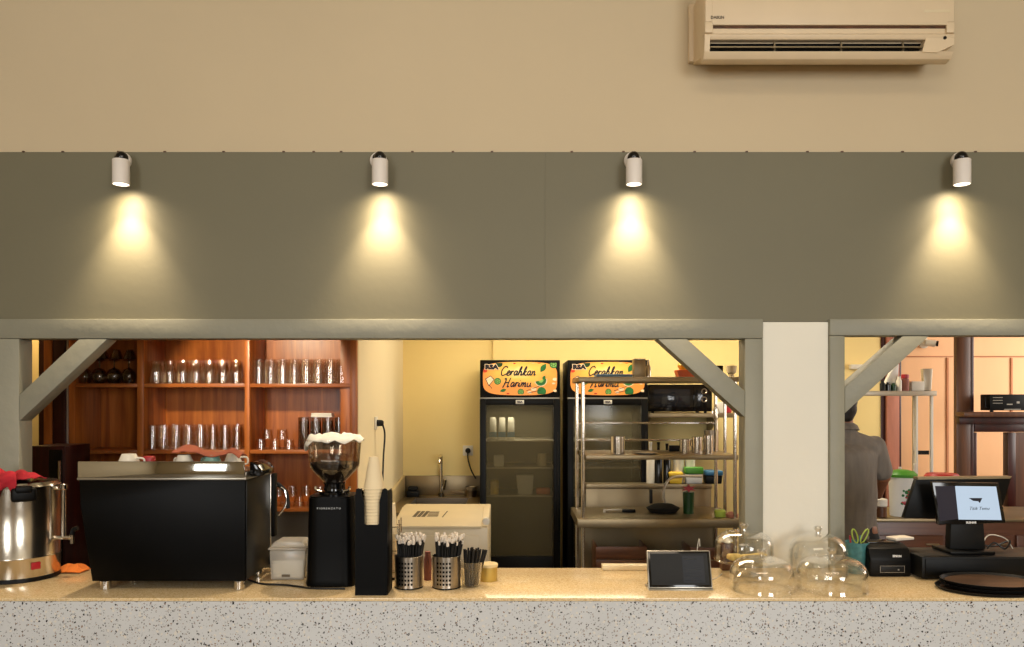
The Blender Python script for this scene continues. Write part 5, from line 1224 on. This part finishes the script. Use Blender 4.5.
# crates below
bm = BM(); zsx = .4506
def crate(p0, p1, py_top, Y, m, label):
    t = thing('wooden_crate', label, 'crate', ((X(p0, Y) + X(p1, Y)) / 2, Y, zsx)); h = Z(py_top, Y) - zsx; hw_ = (X(p1, Y) - X(p0, Y)) / 2
    for k in range(3):
        bm = BM(); a = k * h / 3; box(bm, -hw_, hw_, 0, .012, a + .002, a + h / 3 - .004, .002); obj('slat', bm, m, t)
    for sx_ in (-1, 1):
        bm = BM(); c0, c1 = sorted((sx_ * hw_, sx_ * (hw_ - .012))); box(bm, c0, c1, .0125, .25, 0, h - .004, .002); obj('end_board', bm, m, t)
    bm = BM(); box(bm, -hw_ + .013, hw_ - .013, .0125, .25, 0, .01); obj('bottom_board', bm, m, t)
crate(596, 647, 546, 4.97, 'crate_wood', 'brown wooden crate under the steel bench nearest the fridge')
crate(690, 726, 547, 4.97, 'crate_wood', 'brown wooden crate under the steel bench near the frame post')
bm = BM(); quadbox(bm, [(-.10, 0), (.10, 0), (.085, .17), (-.09, .175)], [(-.10, 0), (.10, 0), (.085, .17), (-.09, .175)], 0, .2, bev=.02); tag(obj('maroon_bag', bm, 'maroon', None, (X(669, 4.97), 4.97, zsx)), 'dark red bag under the steel bench behind the tablet', 'bag')

# ------------------------------------------------------------ right-hand kitchen seen through the second hatch
KY0 = 4.72; kx0, kx1 = X(872, KY0), 3.95
zk2 = Z(519, KY0)
t = thing('prep_counter', 'brown-fronted kitchen counter with steel top behind the till', 'counter', (kx0, KY0, 0))
bm = BM(); box(bm, 0, kx1 - kx0, 0, .55, zk2 - .02, zk2, .003); obj('counter_top', bm, 'steel_dull', t)
bm = BM(); box(bm, .01, kx1 - kx0 - .01, .02, .54, .08, zk2 - .021, .002); obj('carcass', bm, 'brown_wood_flat', t)
for k in range(4):
    a = .03 + k * .43; bm = BM(); box(bm, a, a + .41, .0, .019, .12, zk2 - .10, .004); dr_ = obj('door', bm, 'brown_wood_flat', t)
    bm = BM(); box(bm, a + .3, a + .38, -.012, -.0005, zk2 - .16, zk2 - .15, .002); obj('handle', bm, 'steel_dull', dr_)
bm = BM(); box(bm, .03, kx1 - kx0 - .03, .06, .5, .0005, .079); obj('plinth', bm, 'black_plastic', t)
def onprep(p, name, bm, m, label, cat, Y=4.85, rz=0, z=0): return restY(label, name, bm, m, p, Y, zk2 + .0006 + z, cat, rz)
# floral bucket with green lid
BYk = 4.86
t = thing('floral_bucket', 'white floral-printed bucket with green lid beside the person', 'bucket', (X(902, BYk), BYk, zk2 + .0006))
hb = Z(477, BYk) - zk2; rb = .078
bm = BM(); lathe(bm, [(0, 0), (rb * .9, 0), (rb, hb - .01), (rb + .003, hb), (rb - .004, hb), (rb * .86, .004), (0, .004)], 40); obj('bucket_wall', bm, 'frost_plastic', t)
bm = BM(); lathe(bm, [(rb + .008, hb + .0005), (rb + .010, hb + .018), (rb - .01, hb + .038), (.03, hb + .046), (0, hb + .046), (0, hb + .0005)], 40); obj('bucket_lid', bm, 'green_plastic', t)
bm = BM()
rr = random.Random(4)
for k in range(16):
    a = -pi / 2 - .2 + rr.uniform(-.35, .35); z = hb * rr.uniform(.32, .75); r_ = rb * (.9 + .1 * z / hb) + .0012
    M4 = Matrix.Rotation(a, 4, 'Z') @ Matrix.Translation((r_, 0, z)) @ Matrix.Rotation(pi / 2, 4, 'Y')
    lathe(bm, [(0, -.0005), (rr.uniform(.007, .014), -.0005), (.004, .0008), (0, .0008)], 7, k % 2, M4)
obj('printed_flowers', bm, ['red_plastic', 'leaf_green'], t)
onprep(921, 'steel_pot', mug(.05, .19), 'blue_plastic', 'teal pot on the prep counter behind the till screens', 'pot', 5.12)
bm = BM(); lathe(bm, [(0, 0), (.085, 0), (.10, .18), (.104, .242), (.09, .262), (0, .266)], 30); onprep(942, 'red_lidded_pot', bm, 'red_plastic', 'red covered bowl on the counter behind the till screens', 'bowl', 4.90)
onprep(900, 'soap_bottle', bottle(.022, .29), 'white_plastic', 'white pump bottle behind the green-lidded bucket', 'bottle', 5.05)
onprep(915, 'spray_bottle', bottle(.026, .31), 'white_plastic', 'white spray bottle between the bucket and till', 'bottle', 5.07)
bm = BM(); lathe(bm, [(0, 0), (.022, 0), (.024, .03), (.0, .034)], 14); tag(obj('red_cap', bm, 'red_plastic', None, (X(921, 5.0), 5.0, zk2 + .28)), 'x', 'lid'); bpy.data.objects.remove(bpy.data.objects['red_cap'])
t = thing('white_jar', 'white jar with dark base held beside the person', 'jar', (X(881, 4.80), 4.80, zk2 + .0006))
bm = BM(); cyl(bm, 0, 0, 0, .065, .034, 20, bev=.003); obj('jar_base', bm, 'brown_wood', t)
bm = BM(); cyl(bm, 0, 0, .0655, .115, .037, 20, bev=.006); obj('jar_lid', bm, 'white_plastic', t)
# steel overshelf on legs
OY = 5.30; xo0, xo1 = X(858, OY), X(937, OY); zo = Z(391, OY)
t = thing('steel_overshelf', 'pale steel shelf on slim legs above the prep counter', 'shelf', (xo0, OY, zk2 + .0006)); zz = zo - zk2
bm = BM(); box(bm, 0, xo1 - xo0, 0, .10, zz - .034, zz, .003); obj('shelf_board', bm, 'steel_pale', t)
for p in (933,):
    for b in (.02, .08):
        bm = BM(); xx_ = X(p, OY) - xo0 - (.09 if b > .05 and p > 900 else 0); box(bm, xx_ - .009, xx_ + .009, b - .009, b + .009, 0, zz - .0345, .002); obj('leg', bm, 'white_plastic' if b < .05 else 'steel_pale', t)
bm = BM(); a = X(917, OY) - xo0; box(bm, X(918.5, OY) - xo0, X(931.5, OY) - xo0, .03, .04, Z(455, OY) - zk2, Z(451, OY) - zk2); obj('cross_bar', bm, 'charcoal_plastic', t)
bm = BM(); box(bm, a - .008, a + .008, .0, .02, 0, zz - .0345, .002); obj('leg', bm, 'white_plastic', t)
def onover(p, name, bm, m, label, cat, Y=OY + .05, rz=0): return restY(label, name, bm, m, p, Y, zo + .0012, cat, rz)
bm = BM(); lathe(bm, [(0, 0), (.026, 0), (.028, .06), (.024, .085), (0, .086)], 18); o = onover(905, 'spice_jar', bm, 'pink_paper', 'red-capped spice jar on the steel overshelf', 'jar')
bm = BM(); cyl(bm, 0, 0, .0865, .115, .025, 16, bev=.003); obj('red_lid', bm, 'red_plastic', o)
bm = BM(); prism(bm, [(-.022, 0), (.026, 0), (.036, .155), (-.034, .155)], -.018, .018, bev=.006); onover(926.5, 'lotion_tube', bm, 'steel_pale', 'pale tapered tube standing at the end of the overshelf', 'tube')
bm = BM(); box(bm, -.045, .045, -.03, .03, 0, .066, .005); onover(916, 'white_carton', bm, 'white_plastic', 'low white carton on the overshelf beside the tube', 'carton', OY + .06)
for i, (p, h_, m) in enumerate(((882.5, .07, 'charcoal_plastic'), (888, .06, 'black_gloss'), (893.5, .055, 'dark_green'), (899, .10, 'white_plastic'))):
    bm = BM(); lathe(bm, [(0, 0), (.017, 0), (.018, h_ * .7), (.010, h_ * .85), (.010, h_), (0, h_)], 14); onover(p, 'small_bottle', bm, m, ['grey', 'black', 'dark green', 'white'][i] + ' small bottle on the overshelf under the brace', 'bottle', OY + .035)
bm = BM(); box(bm, -.05, .06, -.02, .02, 0, .19, .01)
for v in bm.verts:
    if v.co.z > .1: v.co.x = v.co.x * .3 + .05
onover(888, 'plastic_bag', bm, 'frost_plastic', 'pale leaning plastic bag on the overshelf behind bottles', 'bag', OY + .078)
# small wall lamp fixture on the peach wall
wl = (X(924, YB), YB + .019, Z(343, YB))
t = thing('wall_camera', 'small white swivel fitting on the peach wall', 'wall fitting', wl)
bm = BM(); lathe(bm, [(0, 0), (.04, 0), (.045, .02), (.02, .04), (0, .04)], 20, 0, Matrix.Rotation(pi / 2, 4, 'X')); obj('mount', bm, 'white_plastic', t)
bm = BM(); tube(bm, [(.0, -.05, .0), (.06, -.09, -.01)], .028, sub=1, seg=16); hd = obj('head', bm, 'white_plastic', t)
bm = BM(); tube(bm, [(.062, -.092, -.01), (.075, -.1, -.012)], .022, sub=1, seg=16); obj('lens', bm, 'charcoal_plastic', hd)
# striplight fitting in the triangle
bm = BM(); box(bm, -.08, .16, -.05, -.001, -.02, .02, .006); tag(obj('shelf_bracket_rail', bm, 'white_plastic', None, (X(858, YB), YB, Z(367, YB))), 'short white rail on the yellow wall behind the hatch brace', 'rail')
# brown window framing at far right
WY = 5.62
def wb(n, a, b, y0, y1, d0=0, d1=.07, m='brown_wood', Y=WY):
    bm = BM(); box(bm, X(a, Y), X(b, Y), Y + d0, Y + d1, Z(y1, Y), Z(y0, Y), .004); return struct('trim_%d' % n, bm, m)
wb(20, 955, 969, 250, 640, -.02, .02)          # tall post
bm = BM(); box(bm, X(969.2, WY), X(974, WY), WY, WY + .05, 0, 2.75, .003); struct('trim_21', bm, 'dark_wood')  # dark strip drawn in as the shadow next to the tall post
# window frame on the angled wall to the right
t = struct('window_1', (lambda bm: (box(bm, X(975, WY), 3.95, WY, WY + .06, Z(432, WY), Z(419, WY), .003), bm)[1])(BM()), 'dark_wood')
for (a, b, c_, d_) in ((1008, 1016, 432.5, 509), (974.3, 977, 432.5, 509)):
    bm = BM(); box(bm, X(a, WY), X(b, WY), WY, WY + .06, Z(d_, WY), Z(c_, WY), .003); obj('window_frame', bm, 'dark_wood', t)
bm = BM(); box(bm, X(974.3, WY), 3.95, WY - .02, WY + .07, Z(518, WY), Z(509.5, WY), .003); obj('window_sill', bm, 'brown_wood', t)
bm = BM(); box(bm, X(977.2, WY), X(1007.8, WY), WY + .02, WY + .024, Z(509, WY), Z(432.5, WY)); obj('pane', bm, 'window_glass', t)
bm = BM(); box(bm, X(1016.2, WY), 3.95, WY + .02, WY + .05, Z(509, WY), Z(432.5, WY)); obj('window_shutter', bm, 'brown_wood', t)
bm = BM(); box(bm, X(974.3, WY), 3.95, WY, WY + .06, 0, Z(518.5, WY)); struct('wall_below_window', bm, 'brown_wood_flat')
# brown wall shelf with black radio-like box
SY = 5.47
t = thing('brown_shelf', 'thick dark brown shelf fixed to the brown post', 'shelf', (X(954.5, 5.59), SY, 0)); ox = X(954.5, 5.59)
zsh = Z(412, SY)
bm = BM(); prism(bm, [(0, zsh - .035), (4.1 - ox, zsh - .035), (4.1 - ox, zsh), (0, zsh)], 0, .128, bev=.003); obj('shelf_board', bm, 'brown_wood', t)
bm = BM(); box(bm, .02, 4.1 - ox, .09, .128, zsh - .09, zsh - .036, .002); obj('support_rail', bm, 'dark_wood', t)
t = thing('black_amplifier', 'black boxy appliance with side handle on the brown shelf', 'appliance', (X(990, 5.48), 5.48, zsh + .0006)); 
bm = BM(); box(bm, 0, .42, 0, .115, .010, .125, .004); obj('casing', bm, 'black_plastic', t)
bm = BM(); tube(bm, [(-.001, .01, .10), (-.028, .01, .10), (-.028, .01, .03), (-.001, .01, .03)], .004, sub=1); obj('side_handle', bm, 'black_metal', t)
for a in (.03, .39):
    bm = BM(); cyl(bm, a, .03, 0, .0095, .012, 10); obj('rubber_foot', bm, 'black_rubber', t)
bm = BM()
for zq in (.10, .08, .06): box(bm, .02, .09, -.0012, -.0002, zq, zq + .004)
box(bm, .12, .16, -.0012, -.0002, .05, .058); box(bm, .19, .21, -.0012, -.0002, .06, .075); box(bm, .10, .22, -.0012, -.0002, .016, .021)
obj('front_markings', bm, 'silver_trim', t)
# cables beside the till
bm = BM(); box(bm, -.05, .05, -.03, .03, 0, .012, .004); tag(obj('folded_receipt', bm, 'straw_paper', None, (X(903, 3.36) , 3.385, CT + .137), .3), 'folded white paper lying on the receipt printer', 'paper')
cordfn([(QX + .10, 3.33, zd + .006), (QX + .14, 3.34, zd + .035), (QX + .18, 3.33, zd + .010), (QX + .22, 3.36, zd + .04), (QX + .16, 3.38, zd + .012), (QX + .11, 3.39, zd + .02)], .004, 'cable_black', 'coiled_cable', 'tangled black cable on the cash drawer behind the till')
cordfn([(QX + .10, 3.37, zd + .004), (QX + .14, 3.38, zd + .06), (QX + .20, 3.36, zd + .05), (QX + .24, 3.37, zd + .004)], .0025, 'cable_white', 'white_cable', 'thin white cable looping behind the till')
bm = BM(); box(bm, -.045, .045, -.03, .03, 0, .02, .005); tag(obj('card_reader', bm, 'pink_paper', None, (QX + .145, 3.36, zd + .0)), 'x', 'x'); bpy.data.objects.remove(bpy.data.objects['card_reader'])

# ------------------------------------------------------------ the person
def capsule_chain(bm, pts, seg=16):
    """tapered limb: list of (pos, rx, ry) rings plus sphere caps, later fused by remeshing"""
    for (p, r) in pts:
        before = set(bm.verts); bmesh.ops.create_uvsphere(bm, u_segments=seg, v_segments=10, radius=1)
        vs = [v for v in bm.verts if v not in before]
        rr = r if isinstance(r, tuple) else (r, r, r)
        for v in vs: v.co = Vector((v.co.x * rr[0], v.co.y * rr[1], v.co.z * rr[2])) + Vector(p)
def limb(bm, a, b, ra, rb, n=10):
    pts = []
    A, B = Vector(a), Vector(b)
    ra_ = ra if isinstance(ra, tuple) else (ra,) * 3; rb_ = rb if isinstance(rb, tuple) else (rb,) * 3
    for k in range(n + 1):
        f = k / n; pts.append((A.lerp(B, f), tuple(ra_[i] + (rb_[i] - ra_[i]) * f for i in range(3))))
    capsule_chain(bm, pts, 14)
PYp = 4.34; PXp = X(845, PYp)
person = thing('person', 'person in dark grey polo shirt seen from behind, reaching to the kitchen counter', 'person', (PXp, PYp, 0))
def remesh(o, vox, sm=6):
    r = o.modifiers.new('fuse', 'REMESH'); r.mode = 'VOXEL'; r.voxel_size = vox; r.use_smooth_shade = True
    s_ = o.modifiers.new('smooth', 'SMOOTH'); s_.iterations = sm; s_.factor = .5
SR = (.170, .01, 1.385); SL = (-.170, .01, 1.385)      # shoulder, elbow, wrist
ER = (.236, .04, 1.215); WR = (.300, .24, 1.085)
EL = (-.24, .07, 1.20); WL = (-.12, .28, 1.04)
bm = BM()
limb(bm, (0, .0, .93), (0, -.01, 1.10), (.150, .105, .10), (.135, .10, .10)); limb(bm, (0, -.01, 1.10), (0, .0, 1.34), (.135, .10, .1), (.155, .10, .08))
limb(bm, (-.12, .0, 1.385), (.12, .0, 1.385), (.06, .065, .055), (.06, .065, .055)); limb(bm, (0, .01, 1.40), (0, .035, 1.55), .062, .056)
limb(bm, SR, ER, .050, .041); limb(bm, ER, WR, .039, .027); limb(bm, SL, EL, .050, .041); limb(bm, EL, WL, .039, .027)
for s_ in (-1, 1):
    limb(bm, (s_ * .09, 0, .91), (s_ * .095, -.0, .49), .088, .058); limb(bm, (s_ * .095, 0, .49), (s_ * .10, -.02, .10), .056, .038); limb(bm, (s_ * .10, -.02, .06), (s_ * .11, .13, .035), (.042, .04, .035), (.04, .04, .03))
HZ = 1.63
capsule_chain(bm, [((0, .06, HZ), (.076, .095, .112)), ((0, .085, HZ - .045), (.06, .072, .075)), ((0, .155, HZ - .02), (.012, .018, .022)), ((.078, .06, HZ - .01), (.012, .02, .03)), ((-.078, .06, HZ - .01), (.012, .02, .03))], 20)
def hand(W_, sgn):
    x, y, z = W_
    limb(bm, (x, y, z), (x - sgn * .01, y + .075, z - .03), (.030, .03, .018), (.040, .035, .016), 8)
    for k, (dx, L) in enumerate(((-.033, .062), (-.011, .072), (.011, .068), (.032, .052))):
        bx, by, bz = x - sgn * .01 + dx, y + .10, z - .035
        limb(bm, (bx, by, bz), (bx + dx * .15, by + L * .5, bz - .012), .0092, .0086, 6); limb(bm, (bx + dx * .15, by + L * .5, bz - .012), (bx + dx * .1, by + L * .75, bz - .012 - L * .4), .0086, .0075, 6)
    limb(bm, (x - sgn * .03, y + .03, z - .015), (x - sgn * .062, y + .075, z - .035), .012, .010, 6); limb(bm, (x - sgn * .062, y + .075, z - .035), (x - sgn * .06, y + .105, z - .055), .010, .008, 6)
hand(WR, 1); hand(WL, -1)
o = obj('body', bm, 'skin', person, flip=False); remesh(o, .0075, 5)
bm = BM()
limb(bm, (0, 0, .84), (0, -.015, 1.10), (.178, .130, .05), (.165, .126, .08)); limb(bm, (0, -.015, 1.10), (0, -.005, 1.33), (.165, .126, .08), (.180, .125, .08))
limb(bm, (-.13, .005, 1.372), (.13, .005, 1.372), (.070, .082, .066), (.070, .082, .066))
for s_ in (-1, 1): limb(bm, (0, .01, 1.455), (s_ * .15, .008, 1.395), (.062, .066, .035), (.055, .068, .045))
limb(bm, (0, .01, 1.43), (0, .02, 1.485), (.085, .078, .03), (.066, .068, .02))
for S_, E_ in ((SR, ER), (SL, EL)):
    e2 = Vector(S_).lerp(Vector(E_), .80); limb(bm, S_, tuple(e2), .064, .060, 12)
for v in bm.verts:
    a = math.atan2(v.co.y, v.co.x); k_ = max(0, min(1, (1.40 - v.co.z) * 4)) if abs(v.co.x) < .19 else 0
    v.co += Vector((cos(a), sin(a), 0)) * (.015 * k_ * (sin(a * 11 + v.co.z * 5) + .6 * sin(a * 23 - v.co.z * 9)))
o = obj('polo_shirt', bm, 'shirt', person, flip=False); remesh(o, .0085, 3)
bm = BM(); lathe(bm, [(.062, 0), (.074, -.01), (.084, -.036), (.078, -.037), (.068, -.012), (.058, .004)], 32, 0, Matrix.Translation((0, .022, 1.512)) @ Matrix.Rotation(R(-8), 4, 'X')); obj('collar', bm, 'shirt', person)
bm = BM(); limb(bm, (0, 0, .94), (0, 0, .84), (.164, .118, .05), (.168, .12, .06))
for s_ in (-1, 1): limb(bm, (s_ * .09, 0, .86), (s_ * .10, -.01, .10), .10, .062, 16)
o = obj('trousers', bm, 'trousers', person, flip=False); remesh(o, .012, 4)
for s_ in (-1, 1):
    bm = BM(); limb(bm, (s_ * .10, -.04, .05), (s_ * .112, .15, .042), (.052, .05, .05), (.046, .05, .038))
    for v in bm.verts: v.co.z = max(.001, v.co.z)
    o = obj('shoe', bm, 'black_rubber', person, flip=False); remesh(o, .009, 2)
bm = BM(); capsule_chain(bm, [((0, .045, HZ + .02), (.083, .098, .102)), ((0, .01, HZ - .03), (.070, .06, .07)), ((0, .0, HZ - .07), (.05, .045, .04))], 24); o = obj('hair', bm, 'hair', person, flip=False); remesh(o, .009, 3)
for s_ in (-1, 1):
    bm = BM(); capsule_chain(bm, [((s_ * .03, .148, HZ + .01), (.012, .008, .008))], 12); obj('eye', bm, 'white_ceramic', person)
bm = BM(); capsule_chain(bm, [((0, .158, HZ - .063), (.024, .008, .007))], 12); obj('mouth', bm, 'pink_paper', person)
